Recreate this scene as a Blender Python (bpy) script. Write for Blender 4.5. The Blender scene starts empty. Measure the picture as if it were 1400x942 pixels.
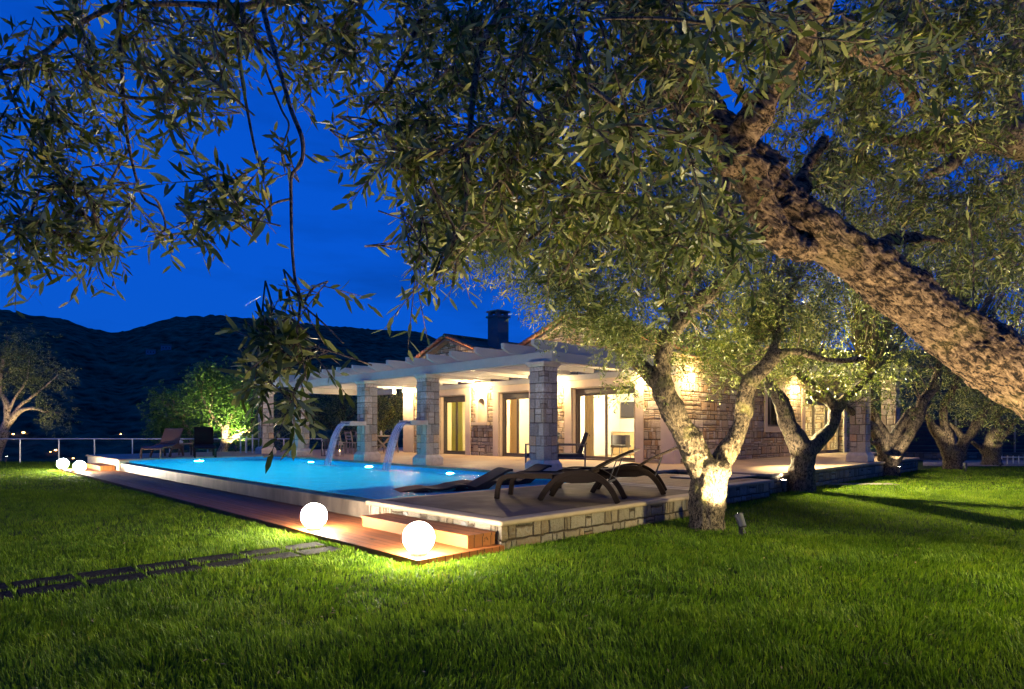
import bpy, bmesh, math, random
import numpy as np
from mathutils import Vector, Matrix

random.seed(7)
RNG = np.random.default_rng(11)
S = bpy.context.scene
C = S.collection
R = math.radians
# ------------------------------------------------------------------ camera, sky, exposure
F, CX, HY, CH = 865.0, 700.0, 587.0, 1.45          # focal length and horizon in photo pixels, lens height in metres
CA, SA = 0.7224, 0.6915
cam = bpy.data.cameras.new('camera')
cam.sensor_width = 36.0
cam.lens = 36.0 * F / 1400.0
cam.shift_y = (HY - 471.0) / 1400.0
cam.clip_start = 0.05
cam.clip_end = 9000
camo = bpy.data.objects.new('camera', cam)
camo.location = (0, 0, CH)
camo.rotation_euler = (R(90), 0, -math.atan2(SA, CA))
C.objects.link(camo)
S.camera = camo

world = bpy.data.worlds.new('World')
S.world = world
world.use_nodes = True
wn, wl = world.node_tree.nodes, world.node_tree.links
wn.clear()
sky = wn.new('ShaderNodeTexSky')
sky.sky_type = 'NISHITA'
sky.sun_disc = False
sky.sun_elevation = R(1.5)
sky.sun_rotation = R(150)
geo = wn.new('ShaderNodeTexCoord')
sep = wn.new('ShaderNodeSeparateXYZ')
wl.new(geo.outputs['Generated'], sep.inputs[0])
grad = wn.new('ShaderNodeValToRGB')
wl.new(sep.outputs['Z'], grad.inputs[0])
for p, c in ((0.0, (0.002, 0.092, 0.54, 1)), (0.25, (0.001, 0.084, 0.58, 1)), (0.55, (0.001, 0.074, 0.55, 1))):
    e = grad.color_ramp.elements[0] if p == 0.0 else grad.color_ramp.elements.new(p)
    e.position, e.color = p, c
grad.color_ramp.elements[-1].position = 1.0
grad.color_ramp.elements[-1].color = (0.0, 0.045, 0.42, 1)
# faint dusk clouds, soft and dark, in the sky itself
cm = wn.new('ShaderNodeMapping')
cm.inputs['Scale'].default_value = (3.0, 3.0, 14.0)
wl.new(geo.outputs['Generated'], cm.inputs[0])
cn = wn.new('ShaderNodeTexNoise')
cn.inputs['Scale'].default_value = 1.1
cn.inputs['Detail'].default_value = 5
wl.new(cm.outputs[0], cn.inputs['Vector'])
cr = wn.new('ShaderNodeValToRGB')
cr.color_ramp.elements[0].position, cr.color_ramp.elements[0].color = 0.52, (1, 1, 1, 1)
cr.color_ramp.elements[1].position, cr.color_ramp.elements[1].color = 0.75, (0.62, 0.66, 0.66, 1)
wl.new(cn.outputs[0], cr.inputs[0])
mx = wn.new('ShaderNodeMix'); mx.data_type = 'RGBA'; mx.blend_type = 'MULTIPLY'; mx.inputs[0].default_value = 1.0
wl.new(grad.outputs[0], mx.inputs[6]); wl.new(cr.outputs[0], mx.inputs[7])
# the physical dusk sky only adds its slight unevenness to the blue-hour tint
ad = wn.new('ShaderNodeMix'); ad.data_type = 'RGBA'; ad.blend_type = 'ADD'; ad.inputs[0].default_value = 0.0008
wl.new(mx.outputs[2], ad.inputs[6]); wl.new(sky.outputs[0], ad.inputs[7])
bg = wn.new('ShaderNodeBackground')
bg.inputs[1].default_value = 1.1
wl.new(ad.outputs[2], bg.inputs[0])
wo = wn.new('ShaderNodeOutputWorld')
wl.new(bg.outputs[0], wo.inputs[0])

S.render.engine = 'CYCLES'
S.cycles.use_denoising = True
S.cycles.max_bounces = 6
S.cycles.diffuse_bounces = 3
S.cycles.glossy_bounces = 3
S.cycles.transmission_bounces = 5
S.cycles.transparent_max_bounces = 12
S.cycles.sample_clamp_indirect = 4.0
S.view_settings.view_transform = 'Standard'
S.view_settings.look = 'None'
S.view_settings.exposure = 0.0
S.view_settings.gamma = 1.0

LAMP_K = 6.0        # long exposure: every lamp of the place counts this much more
WARM = (1.0, 0.68, 0.33)
WARM2 = (1.0, 0.80, 0.52)
SPOT = (1.0, 0.80, 0.48)

# ------------------------------------------------------------------ photo geometry -> places
def P(px, py, D):
    X = (px - CX) * D / F
    return Vector((CA * X + SA * D, -SA * X + CA * D, CH + (HY - py) * D / F))

def Gd(px, py, z=0.0):
    return P(px, py, F * (CH - z) / (py - HY))

# ------------------------------------------------------------------ mesh helpers
class MB:
    def __init__(self):
        self.v, self.f = [], []
    def add(self, V, Fs):
        o = len(self.v)
        self.v += [tuple(p) for p in V]
        self.f += [tuple(i + o for i in q) for q in Fs]
        return self
    def box(self, x0, x1, y0, y1, z0, z1):
        V = [(x, y, z) for z in (z0, z1) for y in (y0, y1) for x in (x0, x1)]
        return self.add(V, [(0, 2, 3, 1), (4, 5, 7, 6), (0, 1, 5, 4), (2, 6, 7, 3), (0, 4, 6, 2), (1, 3, 7, 5)])
    def frustum(self, cx, cy, z0, z1, a0, a1):
        V = [(cx + sx * a, cy + sy * a, z) for z, a in ((z0, a0), (z1, a1)) for sx, sy in ((-1, -1), (1, -1), (1, 1), (-1, 1))]
        return self.add(V, [(3, 2, 1, 0), (4, 5, 6, 7)] + [(i, (i + 1) % 4, 4 + (i + 1) % 4, 4 + i) for i in range(4)])
    def bar(self, p, q, w, h, up=(0, 0, 1)):
        p, q = Vector(p), Vector(q)
        d = (q - p).normalized()
        u = Vector(up)
        if abs(d.dot(u)) > 0.98:
            u = Vector((1, 0, 0))
        s = d.cross(u).normalized() * w / 2
        t = s.cross(d).normalized() * h / 2
        V = [a + i * s + j * t for a in (p, q) for i, j in ((-1, -1), (1, -1), (1, 1), (-1, 1))]
        return self.add(V, [(0, 1, 2, 3), (7, 6, 5, 4)] + [(4 + i, 4 + (i + 1) % 4, (i + 1) % 4, i) for i in range(4)])
    def prism(self, poly, axis, a0, a1):
        """poly: 2-D outline, extruded along axis: 'x' (poly=(y,z)), 'y' (poly=(x,z)), 'z' (poly=(x,y))"""
        def v(p, a):
            return {'x': (a, p[0], p[1]), 'y': (p[0], a, p[1]), 'z': (p[0], p[1], a)}[axis]
        n = len(poly)
        V = [v(p, a0) for p in poly] + [v(p, a1) for p in poly]
        return self.add(V, [tuple(range(n)), tuple(range(2 * n - 1, n - 1, -1))] + [(i, n + i, n + (i + 1) % n, (i + 1) % n) for i in range(n)])
    def band(self, path, t, y0, y1):
        """a strip of thickness t following a path in (x,z), y0..y1 wide"""
        n = len(path)
        up, dn = [], []
        for i in range(n):
            a = Vector(path[max(i - 1, 0)]); b = Vector(path[min(i + 1, n - 1)])
            d = (b - a).normalized(); nn = Vector((-d.y, d.x)) * t / 2
            up.append(Vector(path[i]) + nn); dn.append(Vector(path[i]) - nn)
        V = []
        for i in range(n):
            V += [(up[i].x, y0, up[i].y), (up[i].x, y1, up[i].y), (dn[i].x, y1, dn[i].y), (dn[i].x, y0, dn[i].y)]
        Fs = [(0, 1, 2, 3), (4 * n - 1, 4 * n - 2, 4 * n - 3, 4 * n - 4)]
        for i in range(n - 1):
            a, b = 4 * i, 4 * i + 4
            Fs += [(a + k, b + k, b + (k + 1) % 4, a + (k + 1) % 4) for k in range(4)]
        return self.add(V, Fs)
    def lathe(self, prof, n=24, c=(0, 0, 0)):
        V, Fs = [], []
        for r, z in prof:
            for k in range(n):
                a = 2 * math.pi * k / n
                V.append((c[0] + r * math.cos(a), c[1] + r * math.sin(a), c[2] + z))
        for i in range(len(prof) - 1):
            for k in range(n):
                Fs.append((i * n + k, i * n + (k + 1) % n, (i + 1) * n + (k + 1) % n, (i + 1) * n + k))
        Fs += [tuple(range(n))[::-1], tuple(range((len(prof) - 1) * n, len(prof) * n))]
        return self.add(V, Fs)
    def tube(self, path, radii, n=8, sub=0):
        pts = [Vector(p) for p in path]
        if not hasattr(radii, '__len__'):
            radii = [radii] * len(pts)
        if sub:
            pts, radii = smooth_path(pts, radii, sub)
        T = [(pts[min(i + 1, len(pts) - 1)] - pts[max(i - 1, 0)]).normalized() for i in range(len(pts))]
        u = T[0].orthogonal().normalized()
        V, Fs = [], []
        for i, p in enumerate(pts):
            u = (u - T[i] * u.dot(T[i])).normalized()
            w = T[i].cross(u)
            for k in range(n):
                a = 2 * math.pi * k / n
                V.append(p + (u * math.cos(a) + w * math.sin(a)) * radii[i])
        for i in range(len(pts) - 1):
            for k in range(n):
                Fs.append((i * n + k, i * n + (k + 1) % n, (i + 1) * n + (k + 1) % n, (i + 1) * n + k))
        Fs += [tuple(range(n))[::-1], tuple(range((len(pts) - 1) * n, len(pts) * n))]
        return self.add(V, Fs)
    def build(self, name, mat, parent=None, smooth=False, bevel=0.0, origin=None, rel=False):
        """origin: where a top-level mesh has its base; rel: the vertices are world places although there is a parent"""
        V = np.array(self.v, dtype=np.float64)
        o = Vector((0, 0, 0))
        if origin is not None:
            o = Vector(origin)
        if rel and parent is not None:
            o = parent.location
        if o.length or origin is not None:
            V = V - np.array(o)
        me = bpy.data.meshes.new(name)
        me.from_pydata(V.tolist(), [], self.f)
        box_uv(me)
        me.materials.append(mat)
        if smooth:
            me.polygons.foreach_set('use_smooth', [True] * len(me.polygons))
        ob = bpy.data.objects.new(name, me)
        C.objects.link(ob)
        if parent is not None:
            ob.parent = parent
        elif origin is not None:
            ob.location = o
        if bevel:
            m = ob.modifiers.new('bevel', 'BEVEL')
            m.width, m.segments, m.limit_method = bevel, 2, 'ANGLE'
            m.angle_limit = R(40)
        return ob

def box_uv(me):
    nl = len(me.loops)
    if not nl:
        return
    me.update()
    co = np.empty(len(me.vertices) * 3); me.vertices.foreach_get('co', co); co = co.reshape(-1, 3)
    li = np.empty(nl, dtype=np.int32); me.loops.foreach_get('vertex_index', li)
    nn = np.empty(len(me.polygons) * 3); me.polygons.foreach_get('normal', nn); nn = np.abs(nn.reshape(-1, 3))
    tot = np.empty(len(me.polygons), dtype=np.int32); me.polygons.foreach_get('loop_total', tot)
    ax = np.repeat(nn.argmax(1), tot)
    p = co[li]
    uv = np.empty((nl, 2))
    uv[:, 0] = np.where(ax == 0, p[:, 1], p[:, 0])
    uv[:, 1] = np.where(ax == 2, p[:, 1], p[:, 2])
    l = me.uv_layers.new(name='UVMap')
    l.data.foreach_set('uv', uv.ravel())

def raw_mesh(name, V, loops, tot, mat, parent=None, origin=None, smooth=False):
    """a big mesh straight from arrays (world places)"""
    V = np.asarray(V, dtype=np.float32)
    o = parent.location if parent is not None else origin
    if o is not None:
        V = V - np.array(o, dtype=np.float32)
    me = bpy.data.meshes.new(name)
    me.vertices.add(len(V)); me.vertices.foreach_set('co', V.ravel())
    me.loops.add(len(loops)); me.loops.foreach_set('vertex_index', np.asarray(loops, dtype=np.int32))
    me.polygons.add(len(tot))
    tot = np.asarray(tot, dtype=np.int32)
    me.polygons.foreach_set('loop_start', np.concatenate([[0], np.cumsum(tot)[:-1]]).astype(np.int32))
    me.polygons.foreach_set('loop_total', tot)
    if smooth:
        me.polygons.foreach_set('use_smooth', np.ones(len(tot), dtype=bool))
    me.update(calc_edges=True)
    me.materials.append(mat)
    ob = bpy.data.objects.new(name, me)
    C.objects.link(ob)
    if parent is not None:
        ob.parent = parent
    elif origin is not None:
        ob.location = origin
    return ob

def smooth_path(pts, radii, sub):
    op, orad = [], []
    n = len(pts)
    for i in range(n - 1):
        p0, p1, p2, p3 = pts[max(i - 1, 0)], pts[i], pts[i + 1], pts[min(i + 2, n - 1)]
        for k in range(sub):
            t = k / sub
            op.append(0.5 * ((2 * p1) + (p2 - p0) * t + (2 * p0 - 5 * p1 + 4 * p2 - p3) * t * t + (3 * p1 - p0 - 3 * p2 + p3) * t ** 3))
            orad.append(radii[i] * (1 - t) + radii[i + 1] * t)
    op.append(pts[-1]); orad.append(radii[-1])
    return op, orad

def tag(o, label, cat, group=None, kind=None):
    if label: o['label'] = label
    if cat: o['category'] = cat
    if group: o['group'] = group
    if kind: o['kind'] = kind
    return o

def thing(name, loc, label, cat, group=None, rz=0.0):
    o = bpy.data.objects.new(name, None)
    o.empty_display_size = 0.2
    o.location = loc
    o.rotation_euler = (0, 0, rz)
    C.objects.link(o)
    return tag(o, label, cat, group)

def structure(ob):
    ob['kind'] = 'structure'
    return ob

def copy_tree(o, parent=None, **kw):
    c = o.copy()
    C.objects.link(c)
    if parent is not None:
        c.parent = parent
    for ch in list(o.children):
        copy_tree(ch, c)
    return c

def lamp(name, kind, loc, power, color, parent=None, radius=0.04, target=None, size=60, blend=0.5):
    l = bpy.data.lights.new(name, kind)
    l.energy, l.color = power * LAMP_K, color
    if kind in ('POINT', 'SPOT'):
        l.shadow_soft_size = radius
    if kind == 'SPOT':
        l.spot_size, l.spot_blend = R(size), blend
    o = bpy.data.objects.new(name, l)
    C.objects.link(o)
    loc = Vector(loc)
    if target is not None:
        o.rotation_euler = (Vector(target) - loc).to_track_quat('-Z', 'Y').to_euler()
    if parent is not None:
        o.parent = parent
        loc = loc - parent.location
    o.location = loc
    return o

# ------------------------------------------------------------------ materials
class NT:
    def __init__(self, name):
        self.m = bpy.data.materials.new(name)
        self.m.use_nodes = True
        self.t = self.m.node_tree
        self.t.nodes.clear()
        self.out = self.n('ShaderNodeOutputMaterial')
    def n(self, typ, **kw):
        nd = self.t.nodes.new(typ)
        for k, v in kw.items():
            setattr(nd, k, v)
        return nd
    def l(self, a, b):
        self.t.links.new(a, b)
    def setv(self, sock, v):
        if hasattr(v, 'links') or hasattr(v, 'is_output'):
            self.l(v, sock)
        else:
            sock.default_value = v
    def noise(self, scale, detail=4, vec=None, rough=0.55, typ='Object'):
        n = self.n('ShaderNodeTexNoise')
        n.inputs['Scale'].default_value = scale
        n.inputs['Detail'].default_value = detail
        n.inputs['Roughness'].default_value = rough
        self.l(vec if vec is not None else self.coord(typ), n.inputs['Vector'])
        return n.outputs[0]
    def coord(self, typ='Object'):
        if not hasattr(self, '_tc'):
            self._tc = self.n('ShaderNodeTexCoord')
        return self._tc.outputs[typ]
    def mapping(self, vec, scale=(1, 1, 1), rot=(0, 0, 0), loc=(0, 0, 0)):
        m = self.n('ShaderNodeMapping')
        m.inputs['Scale'].default_value = scale
        m.inputs['Rotation'].default_value = rot
        m.inputs['Location'].default_value = loc
        self.l(vec, m.inputs[0])
        return m.outputs[0]
    def ramp(self, fac, stops, interp='LINEAR'):
        r = self.n('ShaderNodeValToRGB')
        cr = r.color_ramp
        cr.interpolation = interp
        while len(cr.elements) < len(stops):
            cr.elements.new(0.5)
        for e, (p, c) in zip(cr.elements, stops):
            e.position = p
            e.color = (c[0], c[1], c[2], 1) if hasattr(c, '__len__') else (c, c, c, 1)
        self.l(fac, r.inputs[0])
        return r.outputs[0]
    def mix(self, fac, a, b, mode='MIX'):
        m = self.n('ShaderNodeMix', data_type='RGBA', blend_type=mode)
        self.setv(m.inputs[0], fac)
        for s, v in ((m.inputs[6], a), (m.inputs[7], b)):
            if isinstance(v, tuple):
                v = (v[0], v[1], v[2], 1)
            self.setv(s, v)
        return m.outputs[2]
    def math(self, op, a, b=0.0):
        m = self.n('ShaderNodeMath', operation=op)
        self.setv(m.inputs[0], a); self.setv(m.inputs[1], b)
        return m.outputs[0]
    def bump(self, h, strength=0.5, dist=0.02):
        b = self.n('ShaderNodeBump')
        b.inputs['Strength'].default_value = strength
        b.inputs['Distance'].default_value = dist
        self.l(h, b.inputs['Height'])
        return b.outputs[0]
    def bsdf(self, color, rough=0.6, normal=None, spec=0.5, metal=0.0, **kw):
        b = self.n('ShaderNodeBsdfPrincipled')
        if isinstance(color, tuple):
            color = (color[0], color[1], color[2], 1)
        self.setv(b.inputs['Base Color'], color)
        self.setv(b.inputs['Roughness'], rough)
        b.inputs['Specular IOR Level'].default_value = spec
        b.inputs['Metallic'].default_value = metal
        for k, v in kw.items():
            self.setv(b.inputs[k], v)
        if normal is not None:
            self.l(normal, b.inputs['Normal'])
        return b.outputs[0]
    def done(self, sh):
        self.l(sh, self.out.inputs[0])
        return self.m

def plain(name, col, rough=0.55, var=0.12, scale=6.0, spec=0.4, metal=0.0, bump=0.0, bscale=40):
    t = NT(name)
    nz = t.noise(scale, 5)
    c = t.mix(t.ramp(nz, ((0.3, 0.0), (0.7, 1.0))), tuple(max(0, x * (1 - var)) for x in col), tuple(x * (1 + var) for x in col))
    nrm = t.bump(t.noise(bscale, 4), bump, 0.01) if bump else None
    return t.done(t.bsdf(c, rough, nrm, spec, metal))

def emit(name, col, strength):
    t = NT(name)
    e = t.n('ShaderNodeEmission')
    e.inputs[0].default_value = (col[0], col[1], col[2], 1)
    e.inputs[1].default_value = strength
    return t.done(e.outputs[0])

def ashlar(name, w, h, palette, mortar, msize=0.012, distort=0.015, bump=0.7, stain=0.35, split=0.5):
    """squared random-coursed stonework on the face's own metres (UV): big blocks, some cut into smaller ones"""
    t = NT(name)
    uv = t.coord('UV')
    dn = t.n('ShaderNodeTexNoise'); dn.inputs['Scale'].default_value = 5.0; dn.inputs['Detail'].default_value = 3
    t.l(uv, dn.inputs['Vector'])
    off = t.n('ShaderNodeVectorMath', operation='MULTIPLY_ADD')
    sub = t.n('ShaderNodeVectorMath', operation='SUBTRACT')
    t.l(dn.outputs['Color'], sub.inputs[0]); sub.inputs[1].default_value = (0.5, 0.5, 0.5)
    t.l(sub.outputs[0], off.inputs[0]); off.inputs[1].default_value = (distort * 2, distort * 2, 0); t.l(uv, off.inputs[2])
    vec = off.outputs[0]
    def brick(w, h, offset):
        b = t.n('ShaderNodeTexBrick')
        b.offset = offset; b.squash = 1.0
        t.l(vec, b.inputs['Vector'])
        b.inputs['Scale'].default_value = 1.0
        b.inputs['Brick Width'].default_value = w
        b.inputs['Row Height'].default_value = h
        b.inputs['Mortar Size'].default_value = msize
        b.inputs['Mortar Smooth'].default_value = 0.35
        b.inputs['Color1'].default_value = (0, 0, 0, 1)
        b.inputs['Color2'].default_value = (1, 1, 1, 1)
        b.inputs['Mortar'].default_value = (0.5, 0.5, 0.5, 1)
        return b
    A, B = brick(w, h, 0.5), brick(w / 2, h / 2, 0.0)
    sel = t.math('GREATER_THAN', A.outputs['Color'], split)
    inA = t.math('LESS_THAN', A.outputs['Fac'], 0.5)
    selB = t.math('MULTIPLY', sel, inA)
    fac = t.math('MAXIMUM', A.outputs['Fac'], t.math('MULTIPLY', B.outputs['Fac'], selB))
    idv = t.mix(selB, A.outputs['Color'], B.outputs['Color'])
    fine = t.noise(14, 6, vec)
    jit = t.math('ADD', idv, t.math('MULTIPLY', t.math('SUBTRACT', fine, 0.5), stain))
    n = len(palette)
    col = t.ramp(jit, [(i / (n - 1), c) for i, c in enumerate(palette)])
    col = t.mix(t.ramp(t.noise(2.2, 6, vec), ((0.35, 0.0), (0.75, 0.45))), col, tuple(0.55 * x for x in palette[1]))
    col = t.mix(fac, col, mortar)
    hgt = t.math('ADD', t.math('MULTIPLY', t.math('SUBTRACT', 1.0, fac), 1.0), t.math('MULTIPLY', fine, 0.5))
    hgt = t.math('ADD', hgt, t.math('MULTIPLY', idv, 0.6))
    return t.done(t.bsdf(col, 0.85, t.bump(hgt, bump, 0.05), 0.25))

def coursed(name, w, h, palette, mortar, bump=1.0, joint=0.010, warp=0.03, dark=0.3, split=0.45, rows=0.9):
    """squared rubble in uneven courses: course heights and stone lengths vary, some stones are split in two or doubled (UV in metres)"""
    t = NT(name)
    uv = t.coord('UV')
    dn = t.n('ShaderNodeTexNoise'); dn.inputs['Scale'].default_value = 6.0; dn.inputs['Detail'].default_value = 5; t.l(uv, dn.inputs['Vector'])
    sb = t.n('ShaderNodeVectorMath', operation='SUBTRACT'); t.l(dn.outputs['Color'], sb.inputs[0]); sb.inputs[1].default_value = (0.5, 0.5, 0.5)
    vm = t.n('ShaderNodeVectorMath', operation='MULTIPLY_ADD'); t.l(sb.outputs[0], vm.inputs[0]); vm.inputs[1].default_value = (warp, warp, 0); t.l(uv, vm.inputs[2])
    sp = t.n('ShaderNodeSeparateXYZ'); t.l(vm.outputs[0], sp.inputs[0])
    def wn(a, b=None):
        n = t.n('ShaderNodeTexWhiteNoise', noise_dimensions='2D' if b is not None else '1D')
        if b is None:
            t.l(a, n.inputs['W'])
        else:
            c = t.n('ShaderNodeCombineXYZ'); t.l(a, c.inputs[0]); t.l(b, c.inputs[1]); t.l(c.outputs[0], n.inputs['Vector'])
        s = t.n('ShaderNodeSeparateColor'); t.l(n.outputs['Color'], s.inputs[0])
        return s.outputs
    v = t.math('MULTIPLY', sp.outputs['Y'], 1.0 / h)
    v = t.math('ADD', v, t.math('MULTIPLY', t.math('SINE', t.math('MULTIPLY', v, 2.31)), 0.30 * rows))
    row = t.math('FLOOR', v); fv = t.math('FRACT', v)
    r = wn(row)
    ln = t.math('MULTIPLY', t.math('ADD', 0.65, t.math('MULTIPLY', r[0], 0.8)), w)
    u = t.math('ADD', t.math('DIVIDE', sp.outputs['X'], ln), t.math('MULTIPLY', r[1], 37.0))
    u = t.math('ADD', u, t.math('MULTIPLY', t.math('SINE', t.math('MULTIPLY', u, 2.7)), 0.30))
    cu = t.math('FLOOR', u); fu = t.math('FRACT', u)
    b = wn(cu, row)
    # split some stones into two courses, others into two lengths
    s1 = t.math('LESS_THAN', b[0], split)
    s2 = t.math('MULTIPLY', t.math('GREATER_THAN', b[0], 1.0 - split * 0.6), 1.0)
    fv2 = t.math('MULTIPLY', fv, t.math('ADD', 1.0, s1)); fu2 = t.math('MULTIPLY', fu, t.math('ADD', 1.0, s2))
    iv, iu = t.math('FLOOR', fv2), t.math('FLOOR', fu2)
    gv, gu = t.math('FRACT', fv2), t.math('FRACT', fu2)
    def edge(g, size):
        return t.math('MULTIPLY', t.math('SUBTRACT', 0.5, t.math('ABSOLUTE', t.math('SUBTRACT', g, 0.5))), size)
    ev = edge(gv, t.math('DIVIDE', h, t.math('ADD', 1.0, s1)))
    eu = edge(gu, t.math('DIVIDE', ln, t.math('ADD', 1.0, s2)))
    fine = t.noise(18, 7, vm.outputs[0], 0.65)
    d = t.math('ADD', t.math('MINIMUM', ev, eu), t.math('MULTIPLY', t.math('SUBTRACT', fine, 0.5), joint * 1.3))
    fac = t.ramp(t.math('DIVIDE', d, joint), ((0.35, 1.0), (0.85, 0.0)))
    q = wn(t.math('ADD', t.math('MULTIPLY', cu, 2.0), iu), t.math('ADD', t.math('MULTIPLY', row, 2.0), iv))
    jit = t.math('ADD', q[0], t.math('MULTIPLY', t.math('SUBTRACT', fine, 0.5), 0.5))
    n = len(palette)
    col = t.ramp(jit, [(i / (n - 1), c) for i, c in enumerate(palette)])
    col = t.mix(1.0, col, t.ramp(q[1], ((0.0, 1.0 - dark), (1.0, 1.12))), 'MULTIPLY')
    col = t.mix(t.ramp(t.noise(1.7, 6, vm.outputs[0]), ((0.42, 0.0), (0.75, 0.45))), col, tuple(0.45 * x for x in palette[1]))
    col = t.mix(fac, col, mortar)
    rise = t.ramp(t.math('DIVIDE', d, joint * 4.0), ((0.05, 0.0), (0.35, 0.8), (1.0, 1.0)))
    hgt = t.math('ADD', rise, t.math('ADD', t.math('MULTIPLY', fine, 0.7), t.math('MULTIPLY', q[2], 0.6)))
    return t.done(t.bsdf(col, 0.85, t.bump(hgt, bump, 0.05), 0.22))

CREAM = [(0.58, 0.48, 0.32), (0.45, 0.33, 0.18), (0.66, 0.56, 0.40), (0.50, 0.30, 0.12), (0.62, 0.52, 0.36), (0.44, 0.36, 0.24), (0.68, 0.59, 0.44)]
PALE = [(0.58, 0.50, 0.38), (0.52, 0.40, 0.26), (0.64, 0.57, 0.46), (0.50, 0.34, 0.19), (0.60, 0.53, 0.42), (0.48, 0.42, 0.33)]
PALE2 = [(0.60, 0.53, 0.42), (0.44, 0.33, 0.22), (0.66, 0.60, 0.50), (0.52, 0.32, 0.16), (0.58, 0.50, 0.38), (0.36, 0.31, 0.25), (0.64, 0.57, 0.46)]
M = {}
M['house_stone'] = coursed('house_stone', 0.27, 0.18, CREAM, (0.11, 0.08, 0.05), 1.0, 0.013, 0.05)
M['column_stone'] = coursed('column_stone', 0.40, 0.29, PALE2, (0.09, 0.068, 0.045), 0.9, 0.008, 0.016, split=0.5, rows=0.5)
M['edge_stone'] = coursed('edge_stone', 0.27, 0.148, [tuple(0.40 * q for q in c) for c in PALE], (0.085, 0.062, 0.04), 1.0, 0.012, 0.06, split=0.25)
M['cut_stone'] = plain('cut_stone', (0.56, 0.48, 0.36), 0.75, 0.18, 7, bump=0.25, bscale=30)
M['plaster'] = plain('plaster', (0.62, 0.50, 0.35), 0.85, 0.07, 3, bump=0.15, bscale=60)
M['room_paint'] = plain('room_paint', (0.74, 0.66, 0.52), 0.85, 0.03, 2)
M['white_wood'] = plain('white_wood', (0.40, 0.40, 0.34), 0.5, 0.07, 4, bump=0.1)
M['dark_metal'] = plain('dark_metal', (0.05, 0.04, 0.03), 0.4, 0.15, 10)
M['door_metal'] = plain('door_metal', (0.12, 0.10, 0.075), 0.42, 0.1, 10)
M['grey_metal'] = plain('grey_metal', (0.16, 0.16, 0.16), 0.5, 0.1, 10, metal=0.2)
M['lamp_metal'] = plain('lamp_metal', (0.05, 0.05, 0.05), 0.5, 0.1, 10)
M['rail_metal'] = plain('rail_metal', (0.50, 0.51, 0.50), 0.35, 0.08, 10, metal=0.3)
M['black_plastic'] = plain('black_plastic', (0.012, 0.012, 0.012), 0.5, 0.1, 10)
M['cream_cloth'] = plain('cream_cloth', (0.62, 0.52, 0.33), 0.9, 0.05, 8)
M['green_cloth'] = plain('green_cloth', (0.52, 0.50, 0.22), 0.9, 0.06, 8)
def cloth(name, c):
    t = NT(name)
    tl = t.n('ShaderNodeBsdfTranslucent'); tl.inputs[0].default_value = (c[0], c[1], c[2], 1)
    ms = t.n('ShaderNodeMixShader'); ms.inputs[0].default_value = 0.75
    t.l(t.bsdf(c, 0.9, None, 0.1), ms.inputs[1]); t.l(tl.outputs[0], ms.inputs[2])
    return t.done(ms.outputs[0])
M['cream_cloth'] = cloth('cream_curtain', (0.80, 0.70, 0.50))
M['green_cloth'] = cloth('green_curtain', (0.62, 0.60, 0.26))
M['grey_cloth'] = plain('grey_cloth', (0.13, 0.12, 0.11), 0.9, 0.1, 20)
M['pale_cloth'] = plain('pale_cloth', (0.6, 0.56, 0.5), 0.9, 0.05, 10)
M['light_wood'] = plain('light_wood', (0.46, 0.33, 0.16), 0.55, 0.12, 5)
M['grey_wood'] = plain('grey_wood', (0.26, 0.21, 0.16), 0.7, 0.2, 9)
M['screen'] = plain('screen', (0.02, 0.02, 0.025), 0.15, 0.02, 2, spec=0.6)
M['roof_tile'] = None

def wood_deck(name, c1, c2, w=0.12, along='y'):
    t = NT(name)
    o = t.coord('Object')
    sp = t.n('ShaderNodeSeparateXYZ'); t.l(o, sp.inputs[0])
    ac = sp.outputs['X'] if along == 'y' else sp.outputs['Y']
    q = t.math('MULTIPLY', ac, 1.0 / w)
    fr = t.math('FRACT', q)
    idn = t.n('ShaderNodeTexWhiteNoise', noise_dimensions='1D'); t.l(t.math('FLOOR', q), idn.inputs['W'])
    edge = t.math('LESS_THAN', t.math('ABSOLUTE', t.math('SUBTRACT', fr, 0.5)), 0.465)
    stretch = (22, 1.2, 22) if along == 'y' else (1.2, 22, 22)
    grain = t.noise(1.0, 6, t.mapping(o, stretch), 0.65)
    f = t.math('ADD', t.math('MULTIPLY', idn.outputs[0], 0.55), t.math('MULTIPLY', grain, 0.5))
    col = t.mix(f, c1, c2)
    knot = t.ramp(t.noise(1.0, 2, t.mapping(o, (9, 2.5, 9) if along == 'y' else (2.5, 9, 9))), ((0.66, 1.0), (0.72, 0.35)))
    col = t.mix(1.0, col, knot, 'MULTIPLY')
    col = t.mix(edge, (0.008, 0.005, 0.003), col)
    hgt = t.math('ADD', t.math('MULTIPLY', edge, 1.0), t.math('MULTIPLY', grain, 0.25))
    return t.done(t.bsdf(col, t.ramp(grain, ((0.3, 0.5), (0.7, 0.75))), t.bump(hgt, 0.7, 0.014), 0.18))
M['deck'] = wood_deck('deck_wood', (0.13, 0.040, 0.010), (0.31, 0.10, 0.022), 0.115, 'y')
M['step_wood'] = wood_deck('step_wood', (0.18, 0.06, 0.016), (0.36, 0.13, 0.034), 0.13, 'y')
M['tier_wood'] = wood_deck('tier_wood', (0.11, 0.055, 0.03), (0.20, 0.10, 0.05), 0.11, 'x')

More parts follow.
